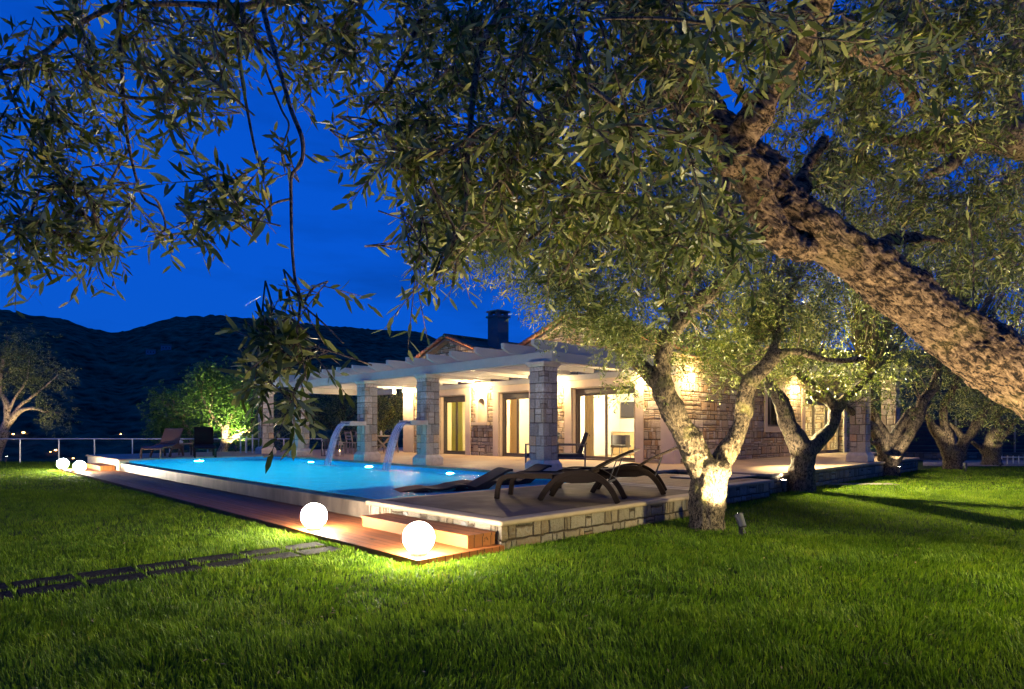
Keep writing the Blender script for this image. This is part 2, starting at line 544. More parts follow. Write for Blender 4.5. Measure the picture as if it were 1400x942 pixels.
def paving(name, c, size, joint):
    t = NT(name)
    b = t.n('ShaderNodeTexBrick'); b.offset = 0.0
    t.l(t.coord('UV'), b.inputs['Vector'])
    b.inputs['Scale'].default_value = 1
    b.inputs['Brick Width'].default_value = size; b.inputs['Row Height'].default_value = size
    b.inputs['Mortar Size'].default_value = 0.006
    b.inputs['Color1'].default_value = (0.4, 0.4, 0.4, 1); b.inputs['Color2'].default_value = (0.6, 0.6, 0.6, 1)
    n1, n2 = t.noise(1.3, 6), t.noise(35, 4)
    f = t.math('ADD', t.math('MULTIPLY', n1, 0.7), t.math('MULTIPLY', n2, 0.3))
    col = t.mix(f, tuple(0.62 * x for x in c), tuple(1.3 * x for x in c))
    col = t.mix(0.35, col, b.outputs['Color'], 'OVERLAY')
    col = t.mix(t.math('MULTIPLY', b.outputs['Fac'], 0.8), col, joint)
    return t.done(t.bsdf(col, t.ramp(n1, ((0.35, 0.5), (0.7, 0.8))), t.bump(n2, 0.3, 0.004), 0.15))
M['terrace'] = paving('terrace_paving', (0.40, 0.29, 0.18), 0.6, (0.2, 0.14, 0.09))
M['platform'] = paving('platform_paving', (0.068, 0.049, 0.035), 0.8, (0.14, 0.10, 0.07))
M['coping'] = plain('coping_stone', (0.27, 0.205, 0.13), 0.6, 0.15, 5, bump=0.25, bscale=25)
M['pool_rim'] = None

t = NT('pool_wall_concrete')
n1 = t.noise(1.0, 6, t.mapping(t.coord('Object'), (2.5, 2.5, 0.8)))
n2 = t.noise(16, 6)
col = t.mix(t.ramp(n1, ((0.35, 0.0), (0.68, 1.0))), (0.065, 0.05, 0.037), (0.22, 0.175, 0.13))
col = t.mix(t.ramp(n2, ((0.5, 0.0), (0.8, 0.6))), col, (0.09, 0.075, 0.06))
M['pool_wall'] = t.done(t.bsdf(col, 0.45, t.bump(n2, 0.3, 0.01), 0.5))

t = NT('pool_tiles')
b = t.n('ShaderNodeTexBrick'); b.offset = 0
t.l(t.coord('UV'), b.inputs['Vector'])
for k, v in (('Scale', 1), ('Brick Width', 0.1), ('Row Height', 0.1), ('Mortar Size', 0.004)):
    b.inputs[k].default_value = v
b.inputs['Color1'].default_value = (0.002, 0.43, 0.68, 1); b.inputs['Color2'].default_value = (0.006, 0.54, 0.78, 1)
b.inputs['Mortar'].default_value = (0.02, 0.50, 0.74, 1)
M['pool_tiles'] = t.done(t.bsdf(b.outputs[0], 0.4))

t = NT('pool_water')
wv = t.noise(1.0, 3, t.mapping(t.coord('Object'), (1.3, 0.9, 1)))
wv2 = t.noise(6.0, 3)
nrm = t.bump(t.math('ADD', wv, t.math('MULTIPLY', wv2, 0.22)), 0.65, 0.25)
gl = t.n('ShaderNodeBsdfGlossy'); gl.inputs['Roughness'].default_value = 0.16; t.l(nrm, gl.inputs['Normal'])
rf = t.n('ShaderNodeBsdfRefraction'); rf.inputs['IOR'].default_value = 1.33; rf.inputs['Roughness'].default_value = 0.12
rf.inputs['Color'].default_value = (0.80, 0.97, 1, 1); t.l(nrm, rf.inputs['Normal'])
fr = t.n('ShaderNodeFresnel'); fr.inputs['IOR'].default_value = 1.33; t.l(nrm, fr.inputs['Normal'])
ms = t.n('ShaderNodeMixShader')
t.l(t.math('MULTIPLY', fr.outputs[0], 0.38), ms.inputs[0]); t.l(rf.outputs[0], ms.inputs[1]); t.l(gl.outputs[0], ms.inputs[2])
M['water'] = t.done(ms.outputs[0])

t = NT('falling_water')
st = t.noise(1.0, 5, t.mapping(t.coord('Object'), (1.2, 60.0, 1.2)), 0.65)
tr = t.n('ShaderNodeBsdfTransparent'); tr.inputs[0].default_value = (0.92, 0.93, 1, 1)
df = t.bsdf((0.78, 0.74, 0.76), 0.25, t.bump(st, 0.5, 0.02), 0.6)
ms = t.n('ShaderNodeMixShader')
t.l(t.ramp(st, ((0.36, 0.08), (0.66, 0.85))), ms.inputs[0]); t.l(tr.outputs[0], ms.inputs[1]); t.l(df, ms.inputs[2])
M['fall'] = t.done(ms.outputs[0])
t = NT('foam')
n1 = t.noise(14, 5, None, 0.7)
tr = t.n('ShaderNodeBsdfTransparent')
ms = t.n('ShaderNodeMixShader'); t.l(t.ramp(n1, ((0.40, 0.0), (0.62, 0.85))), ms.inputs[0]); t.l(tr.outputs[0], ms.inputs[1])
t.l(t.bsdf((0.85, 0.88, 0.9), 0.6, t.bump(n1, 0.6, 0.02)), ms.inputs[2])
M['foam'] = t.done(ms.outputs[0])

t = NT('window_glass')
gl = t.n('ShaderNodeBsdfGlossy'); gl.inputs['Roughness'].default_value = 0.02
tr = t.n('ShaderNodeBsdfTransparent'); tr.inputs[0].default_value = (0.93, 0.95, 0.93, 1)
lw = t.n('ShaderNodeLayerWeight'); lw.inputs['Blend'].default_value = 0.5
ms = t.n('ShaderNodeMixShader'); t.l(t.math('ADD', 0.02, t.math('MULTIPLY', t.math('POWER', lw.outputs['Facing'], 4.0), 0.5)), ms.inputs[0]); t.l(tr.outputs[0], ms.inputs[1]); t.l(gl.outputs[0], ms.inputs[2])
M['glass'] = t.done(ms.outputs[0])

t = NT('roof_tiles')
o = t.coord('Object')
vo = t.n('ShaderNodeTexWhiteNoise', noise_dimensions='3D')
sn = t.n('ShaderNodeVectorMath', operation='SNAP'); t.l(o, sn.inputs[0]); sn.inputs[1].default_value = (0.24, 0.35, 10)
t.l(sn.outputs[0], vo.inputs['Vector'])
col = t.mix(vo.outputs[0], (0.17, 0.075, 0.04), (0.38, 0.17, 0.085))
col = t.mix(t.ramp(t.noise(3, 6), ((0.45, 0.0), (0.7, 0.7))), col, (0.09, 0.07, 0.055))
M['roof_tile'] = t.done(t.bsdf(col, 0.85, t.bump(t.noise(30, 4), 0.3, 0.01), 0.2))

t = NT('wicker')
o = t.coord('UV')
w1 = t.n('ShaderNodeTexWave', bands_direction='X'); w1.inputs['Scale'].default_value = 26; t.l(o, w1.inputs['Vector'])
w2 = t.n('ShaderNodeTexWave', bands_direction='Y'); w2.inputs['Scale'].default_value = 26; t.l(o, w2.inputs['Vector'])
hh = t.math('MULTIPLY', w1.outputs['Fac'], w2.outputs['Fac'])
col = t.mix(hh, (0.009, 0.0055, 0.004), (0.034, 0.020, 0.013))
M['wicker'] = t.done(t.bsdf(col, 0.6, t.bump(hh, 0.5, 0.004), 0.08))
M['brown_wicker'] = plain('brown_wicker', (0.085, 0.045, 0.026), 0.55, 0.2, 60, bump=0.4, bscale=160)

def bark(name, c1, c2, c3, sc=1.0, lichen=0.3, bs=0.9, moss=(0.26, 0.26, 0.06), axis=None):
    t = NT(name)
    o = t.coord('Object')
    if axis is not None:      # flakes lie along the leaning trunk
        o = t.mapping(t.mapping(o, (1, 1, 1), axis), (0.42, 1.0, 1.0))
    else:
        o = t.mapping(o, (1.0, 1.0, 0.6))
    def nz(scale, detail, rough, dist):
        n = t.n('ShaderNodeTexNoise'); t.l(o, n.inputs['Vector'])
        for k, v in (('Scale', scale), ('Detail', detail), ('Roughness', rough), ('Distortion', dist)):
            n.inputs[k].default_value = v
        return n.outputs[0]
    n1, n2, n3 = nz(5 * sc, 7, 0.55, 0.4), nz(26 * sc, 9, 0.66, 0.7), t.noise(2.3 * sc, 6)
    n4 = nz(70 * sc, 6, 0.7, 0.8)
    f = t.math('ADD', t.math('MULTIPLY', n2, 0.72), t.math('MULTIPLY', n4, 0.28))
    col = t.ramp(f, ((0.41, tuple(0.14 * x for x in c1)), (0.465, c1), (0.52, tuple(0.5 * (a + b) for a, b in zip(c1, c2))), (0.58, c2), (0.66, tuple(min(0.7, 1.35 * x) for x in c2))))
    col = t.mix(t.ramp(n1, ((0.48, 0.0), (0.7, 0.6))), col, c3, 'MIX')
    col = t.mix(t.ramp(f, ((0.43, 1.0), (0.485, 0.0))), col, tuple(0.14 * x for x in c1))
    col = t.mix(t.math('MULTIPLY', t.ramp(n3, ((0.56, 0.0), (0.68, 1.0))), lichen), col, moss)
    hgt = t.math('ADD', t.math('MULTIPLY', f, 1.6), t.math('MULTIPLY', n1, 0.6))
    return t.done(t.bsdf(col, 0.8, t.bump(hgt, bs, 0.05), 0.25))
M['bark_big'] = bark('bark_big', (0.085, 0.048, 0.024), (0.43, 0.29, 0.17), (0.27, 0.175, 0.095), 1.9, 0.18, 1.0, (0.22, 0.20, 0.035), axis=tuple(Vector((-0.73, 0.455, 0.506)).rotation_difference(Vector((1, 0, 0))).to_euler()))
M['bark'] = bark('bark_olive', (0.07, 0.052, 0.03), (0.22, 0.172, 0.11), (0.12, 0.095, 0.062), 1.3, 0.4)
M['bark_dark'] = bark('bark_dark', (0.06, 0.044, 0.028), (0.17, 0.13, 0.088), (0.10, 0.075, 0.052), 1.0, 0.2)
M['twig'] = plain('twig', (0.13, 0.10, 0.06), 0.8, 0.3, 8)
M['pale_bark'] = bark('pale_bark', (0.28, 0.20, 0.13), (0.48, 0.37, 0.26), (0.36, 0.27, 0.18), 0.7, 0.1)

def leafmat(name, top, under, trans=0.22, gloss=0.42):
    t = NT(name)
    g = t.n('ShaderNodeNewGeometry')
    base = t.mix(g.outputs['Backfacing'], top, under)
    rnd = g.outputs['Random Per Island']
    base = t.mix(1.0, base, t.ramp(rnd, ((0.0, (0.62, 0.66, 0.55)), (0.5, (1.0, 1.0, 1.0)), (0.93, (1.3, 1.22, 1.0)), (1.0, (1.7, 1.25, 0.8)))), 'MULTIPLY')
    base = t.mix(1.0, base, t.ramp(t.noise(1.6, 3), ((0.3, (0.75, 0.78, 0.7)), (0.7, (1.2, 1.2, 1.15)))), 'MULTIPLY')
    d = t.bsdf(base, gloss, None, 0.45)
    tl = t.n('ShaderNodeBsdfTranslucent')
    t.l(t.mix(1.0, base, (1.0, 1.15, 0.45), 'MULTIPLY'), tl.inputs[0])
    ms = t.n('ShaderNodeMixShader'); ms.inputs[0].default_value = trans
    t.l(d, ms.inputs[1]); t.l(tl.outputs[0], ms.inputs[2])
    return t.done(ms.outputs[0])
M['olive_leaf'] = leafmat('olive_leaf', (0.066, 0.092, 0.012), (0.27, 0.285, 0.105))
M['green_leaf'] = leafmat('green_leaf', (0.05, 0.13, 0.02), (0.10, 0.19, 0.045), 0.3)

t = NT('grass_blades')
g = t.n('ShaderNodeNewGeometry')
base = t.ramp(g.outputs['Random Per Island'], ((0.0, (0.05, 0.105, 0.004)), (0.55, (0.118, 0.222, 0.009)), (0.97, (0.19, 0.30, 0.014)), (1.0, (0.24, 0.22, 0.04))))
base = t.mix(1.0, base, t.ramp(t.noise(1.1, 5, None, 0.65), ((0.32, (0.52, 0.60, 0.5)), (0.5, (1.0, 1.0, 1.0)), (0.66, (1.3, 1.15, 1.2)), (0.74, (1.7, 1.2, 1.6)))), 'MULTIPLY')
d = t.bsdf(base, 0.6, None, 0.2)
tl = t.n('ShaderNodeBsdfTranslucent'); t.l(base, tl.inputs[0])
ms = t.n('ShaderNodeMixShader'); ms.inputs[0].default_value = 0.35
t.l(d, ms.inputs[1]); t.l(tl.outputs[0], ms.inputs[2])
M['grass'] = t.done(ms.outputs[0])
t = NT('lawn_soil')
n1 = t.noise(0.8, 5); n2 = t.noise(60, 5)
col = t.mix(n2, (0.010, 0.018, 0.002), (0.035, 0.065, 0.004))
col = t.mix(t.ramp(n1, ((0.4, 0.0), (0.7, 0.5))), col, (0.03, 0.05, 0.005))
M['lawn'] = t.done(t.bsdf(col, 0.9, t.bump(n2, 0.8, 0.03), 0.1))
M['slate'] = None
t = NT('pebbled_slab')
vo = t.n('ShaderNodeTexVoronoi'); vo.inputs['Scale'].default_value = 55; t.l(t.coord('Object'), vo.inputs['Vector'])
col = t.mix(vo.outputs['Color'], (0.008, 0.0075, 0.0075), (0.052, 0.047, 0.042))
col = t.mix(0.35, col, t.noise(6, 4), 'MULTIPLY')
M['slate'] = t.done(t.bsdf(col, 0.9, t.bump(t.math('SUBTRACT', 1.0, vo.outputs['Distance']), 0.9, 0.012), 0.02))
t = NT('gravel')
vo = t.n('ShaderNodeTexVoronoi'); vo.inputs['Scale'].default_value = 22; t.l(t.coord('Object'), vo.inputs['Vector'])
col = t.mix(vo.outputs['Color'], (0.20, 0.14, 0.09), (0.46, 0.36, 0.25))
M['gravel'] = t.done(t.bsdf(col, 0.85, t.bump(vo.outputs['Distance'], 0.8, 0.03), 0.2))
t = NT('hill_scrub')
n1 = t.noise(0.012, 9, None, 0.75); n2 = t.noise(0.05, 5, None, 0.7)
vo = t.n('ShaderNodeTexVoronoi'); vo.inputs['Scale'].default_value = 0.06; t.l(t.coord('Object'), vo.inputs['Vector'])
f = t.math('ADD', t.math('MULTIPLY', n1, 0.6), t.math('MULTIPLY', vo.outputs['Distance'], 0.35))
col = t.mix(t.ramp(f, ((0.3, 0.0), (0.75, 1.0))), (0.014, 0.022, 0.012), (0.16, 0.20, 0.10))
M['hill'] = t.done(t.bsdf(col, 0.95, t.bump(t.math('SUBTRACT', n2, vo.outputs['Distance']), 1.0, 12.0), 0.05))

# ------------------------------------------------------------------ numpy value noise
def vnoise(x, y, seed=0):
    x = np.asarray(x, dtype=np.float64); y = np.asarray(y, dtype=np.float64)
    xi, yi = np.floor(x).astype(np.int64), np.floor(y).astype(np.int64)
    fx, fy = x - xi, y - yi
    fx = fx * fx * (3 - 2 * fx); fy = fy * fy * (3 - 2 * fy)
    def h(i, j):
        n = (i * 374761393 + j * 668265263 + seed * 974634777) & 0xFFFFFFFF
        n = ((n ^ (n >> 13)) * 1274126177) & 0xFFFFFFFF
        return ((n ^ (n >> 16)) & 0xFFFF) / 65535.0
    a, b, c, d = h(xi, yi), h(xi + 1, yi), h(xi, yi + 1), h(xi + 1, yi + 1)
    return (a * (1 - fx) + b * fx) * (1 - fy) + (c * (1 - fx) + d * fx) * fy
def fbm(x, y, o=4, seed=0):
    s, a, t = 0, 1.0, 0
    for k in range(o):
        s = s + a * vnoise(x * 2 ** k, y * 2 ** k, seed + k); t += a; a *= 0.55
    return s / t

# ------------------------------------------------------------------ terrain and hills
RIDGE = [(-900, 470), (-600, 440), (-300, 428), (-120, 424), (0, 424), (40, 430), (90, 437), (125, 449), (150, 454), (175, 452), (205, 442), (240, 434), (300, 431),
         (360, 437), (440, 444), (520, 451), (575, 453), (608, 468), (640, 476), (760, 468), (900, 470), (1200, 480), (1600, 470), (2400, 500)]
def build_terrain():
    th = np.radians(np.linspace(-78, 78, 640))
    rr = np.concatenate([np.linspace(3, 34, 10), np.geomspace(38, 420, 24), np.linspace(450, 2300, 62), [3200, 6000]])
    T, RR = np.meshgrid(th, rr)
    X, D = RR * np.sin(T), RR * np.cos(T)
    px = CX + F * np.tan(T)
    rpy = np.interp(px, [p[0] for p in RIDGE], [p[1] for p in RIDGE])
    top = CH + (HY - rpy) / F * (1650 * np.cos(T))
    base = np.interp(RR, [0, 30, 36, 60, 140, 420, 600], [-0.8, -0.8, -1.2, -7, -20, -40, -40])
    s = np.clip((RR - 560) / (1650 - 560), 0, 1)
    s = s * s * (3 - 2 * s) * 0.45 + s * 0.55
    fall = np.clip((RR - 1650) / 1200, 0, 1)
    und = (fbm(X / 260 + 9, D / 260, 4, 3) - 0.5)
    Z = base + (top - base) * s * (1 - 0.8 * fall) + und * 90 * s * (1 - s) * 2.0
    bumpy = (fbm(X / 13, D / 13, 3, 8) - 0.5)
    Z += np.where(RR > 500, bumpy * 11, 0) 
    wx, wy = CA * X + SA * D, -SA * X + CA * D
    V = np.stack([wx, wy, Z], -1).reshape(-1, 3)
    n, m = RR.shape
    i = (np.arange(n - 1)[:, None] * m + np.arange(m - 1)[None]).ravel()
    loops = np.stack([i, i + 1, i + m + 1, i + m], 1).ravel()
    return structure(raw_mesh('hills', V, loops, np.full(len(i), 4), M['hill'], smooth=False))
build_terrain()

# ------------------------------------------------------------------ lawn
def lawn_edge_ok(x, y):
    """True where grass may grow (world places)"""
    ok = np.ones(len(x), dtype=bool)
    ok &= ~((x > 3.86) & (x < 5.2) & (y > 5.47) & (y < 27.2))
    ok &= ~((x > 5.08) & (x < 10.36) & (y > 5.5))
    ok &= ~((x >= 10.3) & (x < 13.45) & (y > 5.85))
    ok &= ~((x >= 13.3) & (y > 6.15))
    for bx, by, w, d in SLABS:
        ok &= ~((np.abs(x - bx) < w / 2 + 0.01) & (np.abs(y - by) < d / 2 + 0.012))
    D = SA * x + CA * y
    X = CA * x - SA * y
    for q in SLABS2:
        ok &= ~((np.hypot(x - q[0], y - q[1]) < 0.19))
    ok &= (D < 28.0)
    ok &= ~((X > 13.2) & (D > 24.3))
    return ok
SLABS = [(3.52 - 0.515 * k, yy, 0.47, 0.31) for k in range(8) for yy in (6.98, 7.375)]
SLABS2 = [tuple(P(1136 + 19.5 * k, 587, 16.6))[:2] + (0.34, 0.44) for k in range(5)]
m = MB()
E = 0.0
def quad(x0, x1, y0, y1, z):
    m.add([(x0, y0, z), (x1, y0, z), (x1, y1, z), (x0, y1, z)], [(0, 1, 2, 3)])
for x0, x1, y0, y1 in ((-45, 5.15, -40, 40), (5.15, 24, -40, 8.2), (24, 60, -40, 8.2)):
    nx, ny = 6, 6
    quad(x0, x1, y0, y1, 0.0)
lawn = m.build('lawn', M['lawn'])
# the lawn ends at the fence: cut it to the plateau with a line across the view
bm = bmesh.new(); bm.from_mesh(lawn.data)
bmesh.ops.bisect_plane(bm, geom=bm.verts[:] + bm.edges[:] + bm.faces[:], plane_co=(SA * 29, CA * 29, 0), plane_no=(SA, CA, 0), clear_outer=True)
bm.to_mesh(lawn.data); bm.free()
structure(lawn)

def grass():
    Vs, Ls, Ts = [], [], []
    off = 0
    for D0, D1, dens, h0, w0, fine in ((2.7, 5.2, 4200, 0.066, 0.0062, True), (5.2, 8.5, 2700, 0.062, 0.0075, True), (8.5, 15, 1300, 0.058, 0.0105, False), (15, 29, 400, 0.056, 0.019, False)):
        area_n = int(dens * 0.5 * 1.9 * (D1 * D1 - D0 * D0))
        u = RNG.random(area_n)
        D = np.sqrt(D0 * D0 + u * (D1 * D1 - D0 * D0))
        X = (RNG.random(area_n) * 1.9 - 0.95) * D
        x, y = CA * X + SA * D, -SA * X + CA * D
        k = lawn_edge_ok(x, y)
        x, y = x[k], y[k]
        n = len(x)
        tuft = fbm(x * 5, y * 5, 3, 21)
        big = fbm(x * 0.8, y * 0.8, 3, 31)
        ang = RNG.random(n) * 2 * np.pi
        lean = 0.15 + 0.55 * RNG.random(n)
        wind = fbm(x * 1.7, y * 1.7, 2, 41) * 6.3
        h = h0 * (0.24 + 0.80 * tuft + 0.28 * big) * (0.6 + 0.8 * RNG.random(n))
        w = w0 * (0.7 + 0.6 * RNG.random(n))
        lx = np.cos(ang) * lean * 0.75 + np.cos(wind) * 0.28
        ly = np.sin(ang) * lean * 0.75 + np.sin(wind) * 0.28
        fa = RNG.random(n) * np.pi
        sx, sy = np.cos(fa) * w / 2, np.sin(fa) * w / 2
        z0 = np.full(n, -0.004)
        if fine:
            V = np.empty((n, 5, 3))
            V[:, 0] = np.stack([x - sx, y - sy, z0], 1); V[:, 1] = np.stack([x + sx, y + sy, z0], 1)
            mx_, my_, mz = x + lx * h * 0.35, y + ly * h * 0.35, h * 0.6
            V[:, 2] = np.stack([mx_ + sx * 0.8, my_ + sy * 0.8, mz], 1); V[:, 3] = np.stack([mx_ - sx * 0.8, my_ - sy * 0.8, mz], 1)
            V[:, 4] = np.stack([x + lx * h, y + ly * h, h * (1 - 0.25 * lean)], 1)
            b = off + 5 * np.arange(n)[:, None]
            L = np.concatenate([b + np.array([0, 1, 2, 3]), b + np.array([3, 2, 4])], 1).ravel()
            T = np.tile([4, 3], n)
            off += 5 * n
        else:
            V = np.empty((n, 3, 3))
            V[:, 0] = np.stack([x - sx, y - sy, z0], 1); V[:, 1] = np.stack([x + sx, y + sy, z0], 1)
            V[:, 2] = np.stack([x + lx * h, y + ly * h, h], 1)
            L = (off + 3 * np.arange(n)[:, None] + np.array([0, 1, 2])).ravel()
            T = np.full(n, 3)
            off += 3 * n
        Vs.append(V.reshape(-1, 3)); Ls.append(L); Ts.append(T)
    g = raw_mesh('grass', np.concatenate(Vs), np.concatenate(Ls), np.concatenate(Ts), M['grass'])
    tag(g, 'short mown green grass covering the lawn', 'grass', kind='stuff')
grass()
def litter():
    rng = np.random.default_rng(5)
    n = 420
    D = 3.2 + 14 * rng.random(n) ** 0.8; X = (rng.random(n) * 1.9 - 0.95) * D
    x, y = CA * X + SA * D, -SA * X + CA * D
    k = lawn_edge_ok(x, y); x, y = x[k], y[k]; n = len(x)
    a = rng.random(n) * 6.28; l = 0.02 + 0.012 * rng.random(n); w = 0.006
    z = 0.028 + 0.02 * rng.random(n)
    ca, sa = np.cos(a), np.sin(a)
    V = np.stack([np.stack([x - ca * l, y - sa * l, z], 1), np.stack([x - sa * w, y + ca * w, z + 0.006], 1), np.stack([x + ca * l, y + sa * l, z + 0.012 * rng.random(n)], 1), np.stack([x + sa * w, y - ca * w, z + 0.003], 1)], 1).reshape(-1, 3)
    o = raw_mesh('fallen_leaves', V, np.arange(4 * n), np.full(n, 4), plain('dry_leaf', (0.20, 0.13, 0.06), 0.8, 0.4, 3))
    tag(o, 'dry olive leaves scattered over the lawn', 'fallen leaves', kind='stuff')
litter()

# gravel bed at the far right of the lawn
m = MB()
c = [P(1262, 600, 25.0), P(1600, 600, 25.0), P(1800, 600, 29.4), P(1262, 600, 29.4)]
m.add([(p.x, p.y, 0.02) for p in c] + [(p.x, p.y, -0.1) for p in c], [(0, 1, 2, 3), (4, 7, 6, 5)] + [(i, 4 + i, 4 + (i + 1) % 4, (i + 1) % 4) for i in range(4)])
structure(m.build('gravel_bed', M['gravel']))

# paving slabs: each one its own thing
sm = {}
M['grey_slab'] = plain('grey_slab', (0.13, 0.12, 0.10), 0.8, 0.2, 8)
def slab(x, y, w, d, label, group, rz=0.0):
    if (w, d) not in sm:
        m = MB(); m.box(-w / 2, w / 2, -d / 2, d / 2, -0.03, 0.022)
        o = m.build('stepping_slab', M['slate'] if w > 0.4 else M['grey_slab'], bevel=0.006)
        sm[(w, d)] = o
        o.location = (x, y, 0)
    else:
        o = sm[(w, d)].copy(); C.objects.link(o); o.location = (x, y, 0)
    o.rotation_euler[2] = rz
    tag(o, label, 'paving slab', group)
ORD = ['touching the wooden boardwalk', 'second from the boardwalk', 'third from the boardwalk', 'fourth from the boardwalk', 'fifth from the boardwalk',
       'sixth from the boardwalk', 'seventh from the boardwalk', 'farthest from the boardwalk']
for k in range(8):
    for yy, row in ((6.98, 'front row'), (7.375, 'back row')):
        slab(3.52 - 0.515 * k, yy, 0.47, 0.31, 'dark pebbled slab in the lawn, %s, %s' % (row, ORD[k]), 'dark pebbled slabs across the lawn')
for q in SLABS2:
    slab(*q, 'pale flat slab sunk in the lawn beyond the second olive tree', 'pale slabs in the far lawn', -math.atan2(SA, CA))
    ok_ = q

# ------------------------------------------------------------------ boardwalk, steps, pool, platform, terrace
DX0, DX1 = 3.89, 5.14
m = MB(); m.box(DX0, DX1, 5.5, 27.0, -0.05, 0.07)
structure(m.build('wooden_path', M['deck'], bevel=0.006))
def step(y0, y1, label):
    t = thing('wooden_step', (4.9, (y0 + y1) / 2, 0.07), label, 'step', 'wooden box steps on the boardwalk')
    m = MB(); m.box(4.66, 5.095, y0 - 0.012, y1 + 0.012, 0.192, 0.226); m.build('tread', M['step_wood'], t, rel=True, bevel=0.004)
    m = MB(); m.box(4.675, 5.095, y0, y1, 0.0725, 0.1915); m.build('riser', M['step_wood'], t, rel=True, bevel=0.003)
step(5.62, 7.95, 'orange brown wooden box step beside the stone edged platform, by the near globe lamps')
step(24.75, 27.1, 'wooden box step at the far end of the boardwalk, near the two distant globe lamps')

PX0, PX1, PY0, PY1 = 5.14, 10.3, 5.55, 8.55          # lounger platform
m = MB(); m.box(PX0, PX1, PY0, PY1, -0.05, 0.29)
plat = thing('sun_platform', (7.7, 7.05, 0.0), 'raised paved lounger platform with a low stone edge at the near pool end', 'platform')
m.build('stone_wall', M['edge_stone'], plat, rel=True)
def coping_slab(t, x0, x1, y0, y1, z0, z1, ov, topmat, edge):
    """paved top with a rounded stone rim that overhangs the wall below"""
    m = MB(); m.box(x0 - ov, x1 + ov, y0 - ov, y1 + ov, z0, z1 - 0.004)
    m.build('coping', edge, t, rel=True, bevel=0.025)
    m = MB(); q = 0.16
    m.add([(x0 + q, y0 + q, z1), (x1 - q, y0 + q, z1), (x1 - q, y1 - q, z1), (x0 + q, y1 - q, z1)], [(0, 1, 2, 3)])
    m.build('paving', topmat, t, rel=True)
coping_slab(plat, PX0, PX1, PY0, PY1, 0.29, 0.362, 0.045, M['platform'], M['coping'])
for yy in (6.05, 6.95, 7.75):
    pass
# small arched step lights set in the platform's left face (unlit)
for yy, w in ((6.25, 'near the corner'), (7.55, 'near the pool')):
    m = MB()
    arc = [(yy + 0.055 * math.cos(a), 0.232 + 0.045 * math.sin(a)) for a in np.linspace(0, math.pi, 9)]
    m.prism(arc, 'x', PX0 - 0.012, PX0 + 0.02)
    tag(m.build('step_light', M['grey_metal'], origin=(PX0, yy, 0.23)), 'small arched grey step light in the platform wall %s' % w, 'step light', 'step lights in the platform wall')

# middle tier: brown boards with a stone edge, and the thin slab step beyond it
m = MB(); m.box(10.35, 13.4, 6.0, 8.6, -0.05, 0.30)
tier = thing('decked_tier', (11.9, 7.3, 0.0), 'brown boarded stone edged tier between the lounger platform and the house terrace', 'platform')
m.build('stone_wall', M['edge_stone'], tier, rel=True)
coping_slab(tier, 10.35, 13.4, 6.0, 8.6, 0.30, 0.372, 0.04, M['tier_wood'], M['coping'])
m = MB(); m.box(12.2, 14.9, 6.55, 7.7, 0.376, 0.412); tag(m.build('stone_step', M['coping'], origin=(13.5, 7.1, 0.376), bevel=0.012), 'thin pale stone step slab between the boarded tier and the terrace', 'step')

# terrace
ter = thing('terrace', (15.0, 16.0, 0.0), 'wide pale paved terrace around the house and the far end of the pool', 'terrace')
m = MB(); m.box(10.36, 31, 8.655, 29.5, -0.3, 0.385)
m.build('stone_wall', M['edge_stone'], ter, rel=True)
m = MB()
m.box(10.32, 31, 8.62, 29.5, 0.385, 0.45)
m.build('paving', M['terrace'], ter, rel=True, bevel=0.015)
m = MB(); m.box(14.0, 25.9, 6.25, 8.618, -0.3, 0.385); por = thing('porch', (20.0, 7.4, 0.0), 'stone edged paved side porch behind the second olive trunk', 'porch'); m.build('stone_wall', M['edge_stone'], por, rel=True)
m = MB(); m.box(13.96, 25.94, 6.2, 8.617, 0.386, 0.449); m.build('paving', M['terrace'], por, rel=True, bevel=0.015)
m = MB(); m.box(5.14, 10.318, 24.36, 29.5, -0.3, 0.41); m.build('stone_wall', M['cut_stone'], ter, rel=True)
m = MB(); m.box(5.08, 10.318, 24.30, 29.5, 0.411, 0.45); m.build('paving', M['terrace'], ter, rel=True)

# pool shell: floor and walls as one open box, weir wall outside
WZ = 0.335
m = MB()
x0, x1, y0, y1, zf = 5.42, 10.33, 8.6, 24.3, -0.55
m.add([(x0, y0, zf), (x1, y0, zf), (x1, y1, zf), (x0, y1, zf)], [(0, 1, 2, 3)])
m.add([(x1, y0, zf), (x1, y1, zf), (x1, y1, 0.40), (x1, y0, 0.40)], [(0, 1, 2, 3)])
m.add([(x0, y0, zf), (x0, y1, zf), (x0, y1, 0.31), (x0, y0, 0.31)], [(3, 2, 1, 0)])
m.add([(x0, y1, zf), (x1, y1, zf), (x1, y1, 0.40), (x0, y1, 0.40)], [(3, 2, 1, 0)])
m.add([(x0, y0, zf), (x1, y0, zf), (x1, y0, 0.36), (x0, y0, 0.36)], [(0, 1, 2, 3)])
# shallow ledge for the two wet loungers
m.box(5.6, 10.2, 8.602, 10.9, -0.4, 0.12)
pool = thing('swimming_pool', (7.8, 16.4, -0.55), 'long lit swimming pool with an overflowing edge above the wooden path', 'pool')
m.build('basin', M['pool_tiles'], pool, rel=True)
m = MB(); m.box(5.16, 5.418, 8.6, 24.29, -0.05, 0.318)
m.build('overflow_wall', M['pool_wall'], pool, rel=True, bevel=0.01)
n = 60
m = MB()
m.add([(5.2, 8.6, WZ), (x1, 8.6, WZ), (x1, 24.3, WZ), (5.2, 24.3, WZ)], [(0, 1, 2, 3)])
structure(m.build('pool_water', M['water']))

